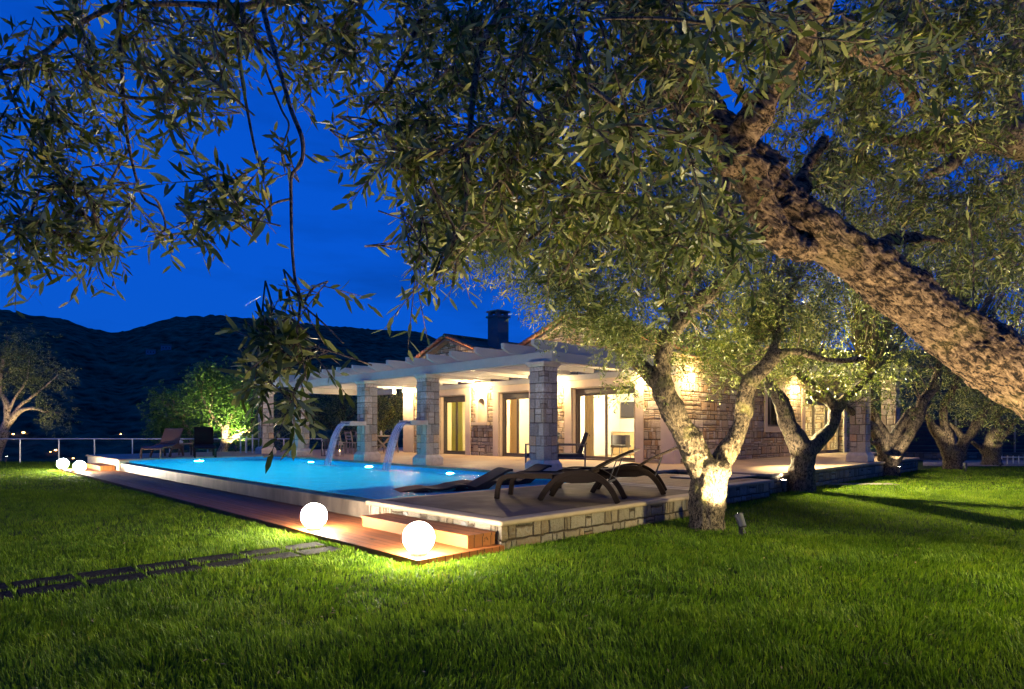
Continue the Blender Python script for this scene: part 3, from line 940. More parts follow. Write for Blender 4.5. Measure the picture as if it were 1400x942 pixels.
# underwater lamps
def pool_lamp(x, y, nx, ny, label, pw):
    t = thing('pool_lamp', (x, y, 0.0), label, 'pool lamp', 'round lamps under the pool water')
    ax = Vector((nx, ny, 0))
    m = MB(); m.tube([Vector((0, 0, 0)), ax * 0.03], 0.13, 20); m.build('housing', M['grey_metal'], t)
    m = MB(); m.tube([ax * 0.031, ax * 0.045], 0.11, 20); m.build('lens', EM['pool_lens'], t)
    lamp('pool_light', 'SPOT', Vector((x, y, 0.0)) + ax * 0.1, pw, (0.22, 0.98, 1.0), t, 0.08, target=Vector((x, y, -0.12)) + ax * 3, size=150, blend=0.8)
EM = {'pool_lens': emit('pool_lens', (0.5, 0.95, 1.0), 3.0), 'bulb': emit('lit_bulb', (1.0, 0.78, 0.5), 60.0),
      'globe': emit('lit_globe', (1.0, 0.86, 0.66), 350.0), 'spot_lens': emit('spot_lens', (1.0, 0.85, 0.6), 90.0),
      'lamp_shade': emit('lit_lamp_shade', (1.0, 0.78, 0.45), 7.0), 'town': emit('town_lamp', (1.0, 0.45, 0.12), 30.0),
      'window_far': emit('far_window', (1.0, 0.55, 0.2), 1.5), 'candle': emit('candle_flame', (1.0, 0.6, 0.25), 12.0)}
for yy, lab in ((10.4, 'round pool lamp nearest the wet loungers'), (13.0, 'round pool lamp between the first two stone columns'), (17.0, 'round pool lamp between the two water spouts'), (20.8, 'round pool lamp left of the farther water spout')):
    pool_lamp(10.329, yy, -1, 0, lab, 950)
pool_lamp(7.6, 24.298, 0, -1, 'round pool lamp in the far end wall below the brown loungers', 900)

# ------------------------------------------------------------------ stone columns
def column(x, y, label, spout=False, h=2.55, base=0.45):
    t = thing('stone_column', (x, y, base), label, 'column', 'stone columns')
    m = MB()
    m.frustum(0, 0, 0.0, 0.20, 0.31, 0.31); m.frustum(0, 0, 0.2, 0.29, 0.31, 0.245)
    m.build('plinth', M['cut_stone'], t, bevel=0.008)
    m = MB(); m.box(-0.232, 0.232, -0.232, 0.232, 0.29, h - 0.11)
    o = m.build('shaft', M['column_stone'], t)
    bevel_uv(o)
    m = MB(); m.frustum(0, 0, h - 0.11, h - 0.06, 0.25, 0.285); m.frustum(0, 0, h - 0.06, h, 0.30, 0.30)
    m.build('capital', M['cut_stone'], t, bevel=0.006)
    if spout:
        m = MB(); m.box(-0.78, -0.2, -0.29, 0.29, 1.12, 1.16); m.box(-0.78, -0.2, -0.29, -0.25, 1.161, 1.25); m.box(-0.78, -0.2, 0.25, 0.29, 1.161, 1.25)
        m.box(-0.70, -0.235, -0.25, 0.25, 1.20, 1.25)
        m.build('spout', M['cut_stone'], t, bevel=0.006)
    return t
def bevel_uv(o):
    md = o.modifiers.new('bevel', 'BEVEL'); md.width = 0.012; md.segments = 2
COLX = 10.68
COLS = [(10.1, False, 'nearest stone column, bluish, beside the wet loungers'), (14.6, True, 'stone column with the nearer water spout'), (17.87, True, 'stone column with the farther water spout'),
        (22.6, False, 'stone column beside the two lanterns'), (25.8, False, 'farthest stone column, next to the lit green tree')]
for y, sp, lab in COLS:
    column(COLX, y, lab, sp)
column(21.5, 6.75, 'stone porch column, left one of the pair behind the olive trunks', False, 2.75)
column(24.6, 6.75, 'stone porch column, right one of the pair behind the olive trunks', False, 2.75)
column(15.45, 25.8, 'rear stone column of the dining corner under the pergola')

# water falling from the two spouts
def waterfall(y, label):
    m = MB()
    z0 = 0.45 + 1.185
    path = [(-0.72, z0), (-0.80, z0 - 0.005)]
    v = 1.15
    tt = np.linspace(0.02, math.sqrt(2 * (z0 - WZ) / 9.8), 16)
    path += [(-0.80 - v * q, z0 - 4.9 * q * q) for q in tt]
    n = len(path)
    # narrows as it falls
    V, Fs = [], []
    for i, (px_, pz) in enumerate(path):
        k = i / (n - 1)
        w = 0.17 * (1 - 0.30 * k)
        th = 0.022 + 0.03 * k
        for (a, b) in ((-w, th), (-w * 0.4, th * 1.5), (w * 0.4, th * 1.3), (w, th), (w, -th), (-w, -th)):
            V.append((COLX + px_ - b, y + a, pz + b * 0.4))
    for i in range(n - 1):
        for k in range(6):
            Fs.append((i * 6 + k, i * 6 + (k + 1) % 6, i * 6 + 6 + (k + 1) % 6, i * 6 + 6 + k))
    Fs += [tuple(range(6))[::-1], tuple(range(6 * n - 6, 6 * n))]
    m.add(V, Fs)
    o = m.build('waterfall', M['fall'], smooth=True, origin=(COLX - 1.2, y, WZ))
    tag(o, label, 'waterfall', 'water streams falling into the pool')
    rng = np.random.default_rng(int(y * 10))
    V, Fs = [(0, 0, 0.02)], []
    n = 40
    xx = -0.8 - v * tt[-1] + 1.2
    for k in range(n):
        a = 2 * math.pi * k / n
        r = 0.30 + 0.10 * math.sin(3 * a + y) + 0.08 * rng.random()
        V.append((r * 0.85 * math.cos(a), r * 1.15 * math.sin(a), 0.003))
    Fs = [(0, 1 + k, 1 + (k + 1) % n) for k in range(n)]
    m2 = MB(); m2.add([(q[0] + xx, q[1], q[2] + 0.004) for q in V], Fs); m2.build('foam', M['foam'], o, smooth=True)
waterfall(14.6, 'arched stream of water pouring from the nearer spout into the pool')
waterfall(17.87, 'arched stream of water pouring from the farther spout into the pool')

# ------------------------------------------------------------------ house
FX = 15.9           # front wall plane
HY0, HY1 = 9.9, 23.5
house = thing('stone_house', (FX, 16.9, 0.45), 'single storey stone house with lit glass doors and two tiled gables', 'house')
ZT = 3.72
DOORS = [(11.22, 13.75), (15.72, 17.32), (19.24, 20.9)]
DZ = 2.82
WT = 0.35
m = MB()
ys = [HY0] + [v for d in DOORS for v in d] + [HY1]
for i in range(0, len(ys), 2):
    a, b = ys[i], ys[i + 1]
    if i == 4:      # panel with the niche (between door 2 and door 3)
        m.box(FX, FX + WT, a, 18.02, 0.45, ZT); m.box(FX, FX + WT, 18.54, b, 0.45, ZT)
        m.box(FX, FX + WT, 18.02, 18.54, 0.45, 1.72); m.box(FX, FX + WT, 18.02, 18.54, 2.72, ZT)
    else:
        m.box(FX, FX + WT, a, b, 0.45, ZT)
for a, b in DOORS:
    m.box(FX, FX + WT, a, b, DZ, ZT)
SY0 = HY0
# side wall with one window and one wide door
WIN = (21.9, 23.2, 1.55, 2.85)
SD = (25.2, 29.4, 0.45, 2.72)
m.box(FX + WT, WIN[0], SY0, SY0 + WT, 0.45, ZT)
m.box(WIN[0], WIN[1], SY0, SY0 + WT, 0.45, WIN[2]); m.box(WIN[0], WIN[1], SY0, SY0 + WT, WIN[3], ZT)
m.box(WIN[1], SD[0], SY0, SY0 + WT, 0.45, ZT)
m.box(SD[0], SD[1], SY0, SY0 + WT, SD[3], ZT)
m.box(SD[1], 31.5, SY0, SY0 + WT, 0.45, ZT)
# gables
RID = [(20.16, 24.25, 16.87), (13.6, 16.87, 9.35)]
RZ = 5.15
def roofz(y):
    return max(RZ - 0.37 * abs(y - 20.16), RZ - 0.36 * abs(y - 13.6))
prof = [(HY1, ZT)] + [(y, roofz(y) - 0.12) for y in (HY1, 20.16, 16.87, 13.6, HY0)] + [(HY0, ZT)]
m.prism(prof, 'x', FX, FX + WT)
m.box(FX + WT, 30.8, HY1 - WT, HY1, 0.45, ZT)
m.box(30.45, 30.8, HY0 + WT, HY1 - WT, 0.45, ZT)
wall = m.build('wall', M['house_stone'], house, rel=True)

# plaster pieces: door surrounds, corner strips, niche lining, upper strip
def surround(y0, y1, z1, w=0.30):
    m = MB(); x0, x1 = FX - 0.035, FX + 0.02
    m.box(x0, x1, y0 - w, y0, 0.452, z1); m.box(x0, x1, y1, y1 + w, 0.452, z1); m.box(x0, x1, y0 - w, y1 + w, z1 + 0.001, z1 + w)
    # reveals
    m.box(FX + 0.0205, FX + WT, y0 - 0.004, y0 + 0.03, 0.452, z1); m.box(FX + 0.0205, FX + WT, y1 - 0.03, y1 + 0.004, 0.452, z1); m.box(FX + 0.0205, FX + WT, y0, y1, z1 - 0.035, z1 - 0.003)
    m.build('door_surround', M['plaster'], house, rel=True, bevel=0.006)
for a, b in DOORS:
    surround(a, b, DZ)
m = MB()
m.box(FX - 0.04, FX + 0.3, HY0 - 0.04, HY0 + 0.42, 0.452, ZT - 0.02)
m.build('corner_pilaster', M['plaster'], house, rel=True, bevel=0.01)
m = MB()
m.box(FX - 0.04, FX + 0.3, HY1 - 0.75, HY1 + 0.04, 0.452, ZT - 0.02)
m.build('corner_pilaster', M['plaster'], house, rel=True, bevel=0.01)
m = MB()          # niche: curved lining, arched face and sill
cy, zt = 18.28, 2.45
pts = [(FX + 0.02 + 0.26 * math.sin(a), cy - 0.20 * math.cos(a)) for a in np.linspace(0, math.pi, 13)]
for i in range(12):
    (xa, ya), (xb, yb) = pts[i], pts[i + 1]
    m.add([(xa, ya, 1.72), (xb, yb, 1.72), (xb, yb, 2.72), (xa, ya, 2.72)], [(0, 1, 2, 3)])
arch = [(cy + 0.2 * math.cos(a), zt + 0.2 * math.sin(a)) for a in np.linspace(0, math.pi, 13)]
m.prism([(cy + 0.34, 1.72), (cy + 0.34, 2.84), (cy - 0.34, 2.84), (cy - 0.34, 1.72), (cy - 0.2, 1.72)] + arch[::-1] + [(cy + 0.2, 1.72)], 'x', FX - 0.03, FX + 0.018)
m.box(FX - 0.14, FX + 0.3, cy - 0.46, cy + 0.46, 1.62, 1.718)
m.build('wall_niche', M['plaster'], house, rel=True)

def sliding_door(axis, a0, a1, z0, z1, plane, leaves):
    """axis 'y': opening a0..a1 along Y in the plane x=plane"""
    fr = MB()
    def bx(mm, u0, u1, zz0, zz1, d0, d1):
        if axis == 'y':
            mm.box(plane + d0, plane + d1, u0, u1, zz0, zz1)
        else:
            mm.box(u0, u1, plane + d0, plane + d1, zz0, zz1)
    bx(fr, a0 + 0.03, a0 + 0.10, z0, z1 - 0.04, 0.16, 0.27); bx(fr, a1 - 0.10, a1 - 0.03, z0, z1 - 0.04, 0.16, 0.27)
    bx(fr, a0 + 0.03, a1 - 0.03, z1 - 0.2, z1 - 0.041, 0.155, 0.275); bx(fr, a0 + 0.03, a1 - 0.03, z0 + 0.003, z0 + 0.045, 0.155, 0.275)
    d = fr.build('door_frame', M['door_metal'], house, rel=True)
    base = Vector(house.location)
    n = leaves
    w = (a1 - a0 - 0.2) / n
    for k in range(n):
        u0, u1 = a0 + 0.1 + k * w - 0.02, a0 + 0.1 + (k + 1) * w + 0.02
        d0 = 0.17 if k % 2 == 0 else 0.222
        l = MB()
        for q0, q1, r0, r1 in ((u0, u0 + 0.07, z0 + 0.05, z1 - 0.2), (u1 - 0.07, u1, z0 + 0.05, z1 - 0.2), (u0 + 0.0701, u1 - 0.0701, z0 + 0.05, z0 + 0.13), (u0 + 0.0701, u1 - 0.0701, z1 - 0.27, z1 - 0.2)):
            bx(l, q0, q1, r0, r1, d0, d0 + 0.045)
        lf = l.build('door_leaf', M['door_metal'], house, rel=True)
        g = MB(); bx(g, u0 + 0.068, u1 - 0.068, z0 + 0.128, z1 - 0.268, d0 + 0.018, d0 + 0.026)
        gl = g.build('pane', M['glass'], None, origin=house.location)
        gl.parent = lf; gl.location = (0, 0, 0)
for (a, b), n in zip(DOORS, (2, 2, 2)):
    sliding_door('y', a, b, 0.45, DZ, FX, n)
sliding_door('x', SD[0], SD[1], 0.45, SD[3], SY0, 3)
m = MB()
for q in ((WIN[0] - 0.2, WIN[0], WIN[2] - 0.2, WIN[3] + 0.2), (WIN[1], WIN[1] + 0.2, WIN[2] - 0.2, WIN[3] + 0.2), (WIN[0], WIN[1], WIN[3], WIN[3] + 0.2), (WIN[0], WIN[1], WIN[2] - 0.2, WIN[2])):
    m.box(q[0], q[1], SY0 - 0.04, SY0 + 0.02, q[2], q[3])
m.build('window_surround', M['plaster'], house, rel=True)
m = MB()
for q in ((WIN[0], WIN[0] + 0.08, WIN[2], WIN[3]), (WIN[1] - 0.08, WIN[1], WIN[2], WIN[3]), (WIN[0] + 0.08, WIN[1] - 0.08, WIN[3] - 0.08, WIN[3]), (WIN[0] + 0.08, WIN[1] - 0.08, WIN[2], WIN[2] + 0.08), ((WIN[0] + WIN[1]) / 2 - 0.04, (WIN[0] + WIN[1]) / 2 + 0.04, WIN[2] + 0.08, WIN[3] - 0.08)):
    m.box(q[0], q[1], SY0 + 0.16, SY0 + 0.23, q[2], q[3])
wf = m.build('window_frame', M['door_metal'], house, rel=True)
g = MB(); g.box(WIN[0] + 0.07, WIN[1] - 0.07, SY0 + 0.19, SY0 + 0.20, WIN[2] + 0.07, WIN[3] - 0.07)
o = g.build('pane', M['glass'], None, origin=house.location); o.parent = wf; o.location = (0, 0, 0)
m = MB(); m.box(SD[0] - 0.3, SD[0], SY0 - 0.035, SY0 + 0.02, 0.452, SD[3] + 0.3); m.box(SD[0], SD[1], SY0 - 0.035, SY0 + 0.02, SD[3] + 0.001, SD[3] + 0.3)
m.box(SD[1], SD[1] + 0.3, SY0 - 0.035, SY0 + 0.02, 0.452, SD[3] + 0.3); m.box(SD[1] + 0.95, 31.54, SY0 - 0.05, SY0 + 0.02, 0.452, ZT - 0.1)
m.build('door_surround', M['plaster'], house, rel=True)

# rooms: painted partitions, back wall, ceilings
m = MB()
RB = 20.4
m.add([(RB, HY0 + WT + 0.01, 0.455), (RB, HY1 - WT - 0.01, 0.455), (RB, HY1 - WT - 0.01, 3.2), (RB, HY0 + WT + 0.01, 3.2)], [(0, 1, 2, 3)])
for yy in (15.2, 18.3):
    m.box(FX + WT + 0.005, RB - 0.003, yy - 0.06, yy + 0.06, 0.455, 3.197)
m.box(FX + WT + 0.005, RB - 0.003, HY0 + WT + 0.004, HY0 + WT + 0.05, 0.455, 3.197)
m.box(FX + WT + 0.005, RB - 0.003, HY1 - WT - 0.05, HY1 - WT - 0.004, 0.455, 3.197)
m.box(FX + WT + 0.002, 30.4, HY0 + WT + 0.052, HY1 - WT - 0.052, 3.2, 3.26)
m.box(24.0, 24.1, HY0 + WT + 0.055, 15.0, 0.455, 3.197); m.box(24.103, 30.4, 13.6, 13.7, 0.455, 3.197)
m.build('room_partition', M['room_paint'], house, rel=True)

# roof: barrel tiles as real corrugation, ridge rolls, verge tiles along the two front gables
def roof_slope(ridge, eave, sgn, x0=FX - 0.32, x1=31.2):
    xs = np.arange(x0, x1, 0.04)
    nrow = 15
    ts = np.linspace(0, 1, nrow)
    Xg, Tg = np.meshgrid(xs, ts, indexing='ij')
    Y = ridge + (eave - ridge) * Tg
    sl = 0.37 if ridge > 18 else 0.36
    Z = RZ - sl * np.abs(Y - ridge) + 0.045 * np.abs(np.cos(np.pi * Xg / 0.24)) + 0.012 * ((Tg * (nrow - 1)) % 2)
    V = np.stack([Xg, Y, Z], -1).reshape(-1, 3)
    n, k = Xg.shape
    i = (np.arange(n - 1)[:, None] * k + np.arange(k - 1)[None]).ravel()
    q = np.stack([i, i + 1, i + k + 1, i + k], 1)
    if (eave > ridge):
        q = q[:, ::-1]
    return V, q
Vs, Ls, off = [], [], 0
for rd, e1, e2 in RID:
    for e in (e1, e2):
        V, q = roof_slope(rd, e, 1)
        Vs.append(V); Ls.append(q + off); off += len(V)
L = np.concatenate(Ls)
roof = raw_mesh('roof', np.concatenate(Vs), L.ravel(), np.full(len(L), 4), M['roof_tile'], house)
M['verge'] = plain('verge_tile', (0.42, 0.17, 0.08), 0.8, 0.25, 5)
def under_roof(m, name, mat, smooth=False):
    o = m.build(name, mat, None, origin=house.location, smooth=smooth); o.parent = roof; o.location = (0, 0, 0)
for rd, e1, e2 in RID:
    m = MB()
    x = FX - 0.36
    while x < 31:
        m.tube([(x, rd, RZ + 0.045), (x + 0.42, rd, RZ + 0.06)], [0.10, 0.085], 10); x += 0.36
    under_roof(m, 'ridge_tiles', M['roof_tile'], True)
    for e in (e1, e2):
        m = MB()
        L_ = abs(e - rd); sl = 0.37 if rd > 18 else 0.36
        s = 0.1
        while s < L_ - 0.15:
            y = rd + (e - rd) / L_ * s; y2 = rd + (e - rd) / L_ * (s + 0.24)
            m.tube([(FX - 0.34, y, RZ - sl * s + 0.05), (FX - 0.34, y2, RZ - sl * (s + 0.24) + 0.075)], [0.062, 0.078], 8)
            s += 0.19
        under_roof(m, 'verge_tiles', M['verge'], True)
m = MB()   # boarded soffit under the slopes
for rd, e1, e2 in RID:
    sl = 0.37 if rd > 18 else 0.36
    for e in (e1, e2):
        za, zb = RZ - 0.05, RZ - 0.05 - sl * abs(e - rd)
        m.prism([(rd, za - 0.06), (rd, za), (e, zb), (e, zb - 0.06)], 'x', FX - 0.3, 31.1)
o = m.build('soffit', M['grey_wood'], None, origin=house.location); o.parent = roof; o.location = (0, 0, 0)
m = MB(); cx_, cy_ = 17.5, 19.1
m.box(cx_ - 0.3, cx_ + 0.3, cy_ - 0.3, cy_ + 0.3, 4.2, 6.0); m.box(cx_ - 0.36, cx_ + 0.36, cy_ - 0.36, cy_ + 0.36, 6.0, 6.08)
for sx in (-1, 1):
    for sy in (-1, 1):
        m.box(cx_ + sx * 0.22 - 0.07, cx_ + sx * 0.22 + 0.07, cy_ + sy * 0.22 - 0.07, cy_ + sy * 0.22 + 0.07, 6.08, 6.22)
m.box(cx_ - 0.35, cx_ + 0.35, cy_ - 0.35, cy_ + 0.35, 6.22, 6.28)
o = m.build('chimney', plain('chimney_render', (0.16, 0.15, 0.14), 0.85, 0.15, 5), None, origin=house.location); o.parent = roof; o.location = (0, 0, 0)

# ------------------------------------------------------------------ pergola
per = thing('pergola', (COLX, 17.5, 3.0), 'white painted timber pergola over the terrace, resting on stone columns', 'pergola')
m = MB(); m.box(COLX - 0.09, COLX + 0.09, 9.75, 26.2, 3.001, 3.24)
m.build('front_beam', M['white_wood'], per, rel=True, bevel=0.008)
m = MB(); m.box(COLX + 0.092, 15.7, 25.7, 25.88, 3.001, 3.24)
m.build('end_beam', M['white_wood'], per, rel=True, bevel=0.008)
m = MB(); m.box(15.36, 15.54, 23.6, 25.69, 3.001, 3.22)
m.build('end_beam', M['white_wood'], per, rel=True, bevel=0.008)
m = MB(); m.box(FX - 0.10, FX - 0.045, 9.95, 23.5, 3.06, 3.235)
m.build('wall_plate', M['white_wood'], per, rel=True, bevel=0.006)
y = 9.85
k = 0
jm = None
while y < 26.1:
    if jm is None:
        m = MB()
        # tapered tail at the pool end, full height to the house
        m.prism([(-0.62, 0.10), (-0.62, 0.22), (5.15, 0.22), (5.15, 0.0), (-0.40, 0.0)], 'y', -0.045, 0.045)
        jm = m.build('joist', M['white_wood'], per)
        o = jm
    else:
        o = jm.copy(); C.objects.link(o); o.parent = per
    o.location = (0, y - per.location.y, 0.243)
    y += 0.985
# solid right-end fascia back to the house
m = MB(); m.box(COLX + 0.092, FX - 0.105, 9.76, 9.90, 3.001, 3.238)
m.build('end_beam', M['white_wood'], per, rel=True, bevel=0.008)
# porch canopy on the right
per2 = thing('porch_canopy', (23.0, 6.75, 3.2), 'pale timber beam canopy over the side porch, mostly hidden by olive leaves', 'pergola')
m = MB(); m.box(20.9, 25.2, 6.66, 6.84, 3.201, 3.42); m.build('front_beam', M['white_wood'], per2, rel=True)
for k in range(6):
    m = MB(); xx = 21.2 + 0.75 * k; m.box(xx - 0.04, xx + 0.04, 6.2, SY0 - 0.06, 3.422, 3.6); m.build('joist', M['white_wood'], per2, rel=True)

# ------------------------------------------------------------------ wall lamps on the house
def wall_lamp(x, y, z, nx, ny, label, pw, throw=0, aim=None):
    t = thing('wall_lamp', (x, y, z), label, 'wall lamp', 'lit lamps on the house wall')
    ax = Vector((nx, ny, 0))
    sd = Vector((-ny, nx, 0))
    m = MB(); m.bar(ax * 0.002, ax * 0.03, 0.10, 0.22); m.bar(ax * 0.03, ax * 0.10, 0.03, 0.03)
    m.build('bracket', M['cut_stone'], t)
    m = MB(); c = ax * 0.12
    m.lathe([(0.05, -0.11), (0.06, -0.10), (0.06, 0.10), (0.05, 0.11)], 14, (c.x, c.y, 0.0))
    m.build('shade', EM['bulb'], t, smooth=True)
    lamp('wall_light', 'POINT', Vector((x, y, z)) + ax * 0.32, pw, WARM, t, 0.07)
    if throw:      # extra spot added in front of the lamp to brighten the lawn
        lamp('wall_fill', 'SPOT', Vector((x, y, z)) + ax * 0.30, throw, (1.0, 0.80, 0.42), t, 0.08, target=aim, size=100, blend=0.9)
wall_lamp(FX - 0.04, 23.1, 3.02, -1, 0, 'lit wall lamp on the plaster pilaster beside the dining table', 62)
wall_lamp(FX, 18.28, 2.98, -1, 0, 'lit wall lamp above the arched niche', 56)
wall_lamp(FX, 14.45, 2.95, -1, 0, 'lit wall lamp behind the nearest stone column', 56)
wall_lamp(FX, 10.75, 2.95, -1, 0, 'lit wall lamp right of the widest glass door, behind olive trunk', 28)
wall_lamp(16.7, HY0, 2.98, 0, -1, 'lit wall lamp on the rough stone side wall by the corner', 34, 3600, (17.0, 0.0, 1.9))
wall_lamp(24.2, HY0, 2.95, 0, -1, 'lit wall lamp beside the side porch door', 28, 600, (22.0, 0.0, 1.9))

# ------------------------------------------------------------------ globe lamps on the boardwalk
gp = None
for x, y, lab in ((4.06, 5.72, 'large white glowing globe lamp at the near corner of the boardwalk'), (4.04, 8.15, 'white glowing globe lamp beside the dark slab path'),
                  (4.02, 24.3, 'small distant glowing globe lamp, nearer of the far pair, by the far step'), (3.9, 26.5, 'small distant glowing globe lamp at the far end of the boardwalk')):
    if gp is None:
        g = thing('globe_lamp', (x, y, 0.07), lab, 'globe lamp', 'glowing globe lamps along the boardwalk')
        m = MB(); m.lathe([(0.085, 0.0), (0.09, 0.004), (0.09, 0.034), (0.08, 0.045)], 24); m.build('base', M['dark_metal'], g, smooth=False)
        m = MB(); r = 0.172
        m.lathe([(max(0.002, r * math.sin(a)), 0.022 + r - r * math.cos(a)) for a in np.linspace(0.0, math.pi, 22)], 36); m.build('globe', EM['globe'], g, smooth=True)
        gp = g
    else:
        g = copy_tree(gp); g.location = (x, y, 0.07); tag(g, lab, 'globe lamp')

# ------------------------------------------------------------------ sun loungers
def rot2(p, a, c=(0, 0)):
    x, z = p[0] - c[0], p[1] - c[1]
    return (c[0] + x * math.cos(a) - z * math.sin(a), c[1] + x * math.sin(a) + z * math.cos(a))
def lounger(loc, rz, label, group, back=27, mat='wicker', hgt=1.0):
    t = thing('sun_lounger', loc, label, 'sun lounger', group, rz)
    MT = M[mat]
    pp = [(0.03, 0.30), (0.10, 0.345), (0.28, 0.37), (0.55, 0.372), (0.85, 0.375), (1.1, 0.405), (1.33, 0.435), (1.5, 0.43)]
    m = MB(); m.band(smooth2(pp), 0.035, -0.30, 0.30); m.build('seat', MT, t, bevel=0.005)
    for s in (-1, 1):
        y0, y1 = (0.301, 0.352) if s > 0 else (-0.352, -0.301)
        fl = [(0.0, 0.0), (0.012, 0.12), (0.04, 0.24), (0.10, 0.325), (0.24, 0.365), (0.55, 0.368), (0.9, 0.37)]
        m = MB(); m.band(smooth2(fl), 0.078, y0, y1); m.build('front_leg', MT, t, bevel=0.008)
        ar = [(0.70, 0.0), (0.79, 0.15), (0.92, 0.29), (1.09, 0.395), (1.30, 0.44), (1.50, 0.42), (1.67, 0.33), (1.80, 0.19), (1.90, 0.0)]
        m = MB(); m.band(smooth2(ar), 0.084, y0, y1); m.build('arch_leg', MT, t, bevel=0.008)
        ap = ar[2:7]
        m = MB(); m.prism([(q[0], q[1] - 0.03) for q in smooth2(ap)] + [(1.58, 0.31), (1.45, 0.285), (1.2, 0.275), (1.04, 0.29)], 'y', y0 + 0.012 if s < 0 else y0, y1 if s < 0 else y1 - 0.012); m.build('side_panel', MT, t)
    a = R(back)
    c = (1.46, 0.455)
    bk = [rot2((c[0] + q, c[1] + dz), a, c) for q, dz in ((0, 0), (0.25, 0.012), (0.5, 0.004), (0.68, -0.004), (0.74, -0.02))]
    m = MB(); m.band(smooth2(bk), 0.04, -0.325, 0.325); b = m.build('backrest', MT, t, bevel=0.006)
    p1 = rot2((c[0] + 0.48, c[1] - 0.03), a, c)
    m = MB()
    for s in (-0.24, 0.24):
        m.bar((p1[0] - 0.04, s, p1[1] - 0.02), (1.74, s, 0.30), 0.016, 0.016)
    m.bar((1.74, -0.30, 0.30), (1.74, 0.30, 0.30), 0.025, 0.025); m.build('back_support', M['black_plastic'], t)
    for xx, zz in ((1.0, 0.33), (0.12, 0.30)):
        m = MB(); m.bar((xx, -0.3, zz), (xx, 0.3, zz), 0.025, 0.025); m.build('cross_bar', M['black_plastic'], t)
    return t
def smooth2(pp, sub=5):
    pts = [Vector((p[0], p[1], 0)) for p in pp]
    o, _ = smooth_path(pts, [0] * len(pts), sub)
    return [(q.x, q.y) for q in o]
GL = 'dark wicker sun loungers'
lounger((6.97, 7.47, 0.364), math.atan2(-0.89, 0.455), 'dark brown arched wicker sun lounger on the platform, nearest the lawn', GL)
lounger((8.42, 7.66, 0.364), math.atan2(-0.86, 0.51), 'dark brown arched wicker sun lounger on the platform, behind the front one', GL)
_a, _b = Gd(206, 626.5, 0.45), Gd(281, 626, 0.45)
lounger((_a.x, _a.y, 0.452), R(52), 'brown wicker sun lounger at the far pool end, seen from its side', GL, back=52, mat='brown_wicker')
lounger((_b.x, _b.y, 0.452), R(74), 'dark wicker sun lounger at the far pool end, seen from its foot', GL, back=58)
def wet_lounger(loc, rz, label):
    t = thing('pool_lounger', loc, label, 'pool lounger', 'low loungers standing in the pool', rz)
    pp = [(0.0, 0.19), (0.2, 0.225), (0.45, 0.25), (0.65, 0.225), (0.85, 0.24), (1.05, 0.285), (1.22, 0.28), (1.38, 0.235), (1.45, 0.215)]
    m = MB(); m.band(smooth2(pp), 0.05, -0.34, 0.34); m.build('seat', M['blue_shell'], t, bevel=0.008)
    m = MB(); m.band(smooth2([(1.40, 0.225), (1.65, 0.34), (1.9, 0.46), (2.08, 0.545), (2.16, 0.55)]), 0.045, -0.33, 0.33); m.build('backrest', M['blue_shell'], t, bevel=0.008)
    for s in (-1, 1):
        y0, y1 = (0.25, 0.33) if s > 0 else (-0.33, -0.25)
        m = MB(); m.prism([(0.25, 0.0), (0.3, 0.21), (0.5, 0.225), (0.55, 0.1), (1.0, 0.1), (1.05, 0.25), (1.3, 0.235), (1.8, 0.36), (1.82, 0.33), (1.4, 0.0), (1.02, 0.0), (0.98, 0.06), (0.58, 0.06), (0.55, 0.0)], 'y', y0, y1)
        m.build('runner', M['blue_shell'], t, bevel=0.006)
M['blue_shell'] = plain('dark_wet_wicker', (0.014, 0.015, 0.020), 0.65, 0.2, 12, spec=0.06)
aw = math.atan2(-0.37, 0.93)
wet_lounger((6.45, 9.78, 0.122), aw, 'dark wavy lounger half under water in the pool, nearer one')
wet_lounger((7.93, 10.14, 0.122), aw, 'dark lounger half under water in the pool, behind the nearer one, in front of column')

# side table between the two far loungers
t = thing('side_table', (7.55, 26.1, 0.45), 'small dark wicker side table between the two far loungers', 'side table', None, R(40))
m = MB(); m.box(-0.28, 0.28, -0.28, 0.28, 0.44, 0.475); m.build('table_top', M['grey_wood'], t, bevel=0.005)
for sx in (-1, 1):
    for sy in (-1, 1):
        m = MB(); m.box(sx * 0.25 - 0.022, sx * 0.25 + 0.022, sy * 0.25 - 0.022, sy * 0.25 + 0.022, 0, 0.439); m.build('leg', M['dark_metal'], t)
m = MB(); m.lathe([(0.03, 0.0), (0.07, 0.01), (0.075, 0.07), (0.06, 0.075)], 14); m.lathe([(0.055, 0.076), (0.05, 0.10), (0.012, 0.12)], 12)
o = m.build('glass_bowl', M['pale_cloth'], origin=(0, 0, 0)); o.location = (7.55, 26.1, 0.925); tag(o, 'small pale bowl on the side table between the far loungers', 'bowl')

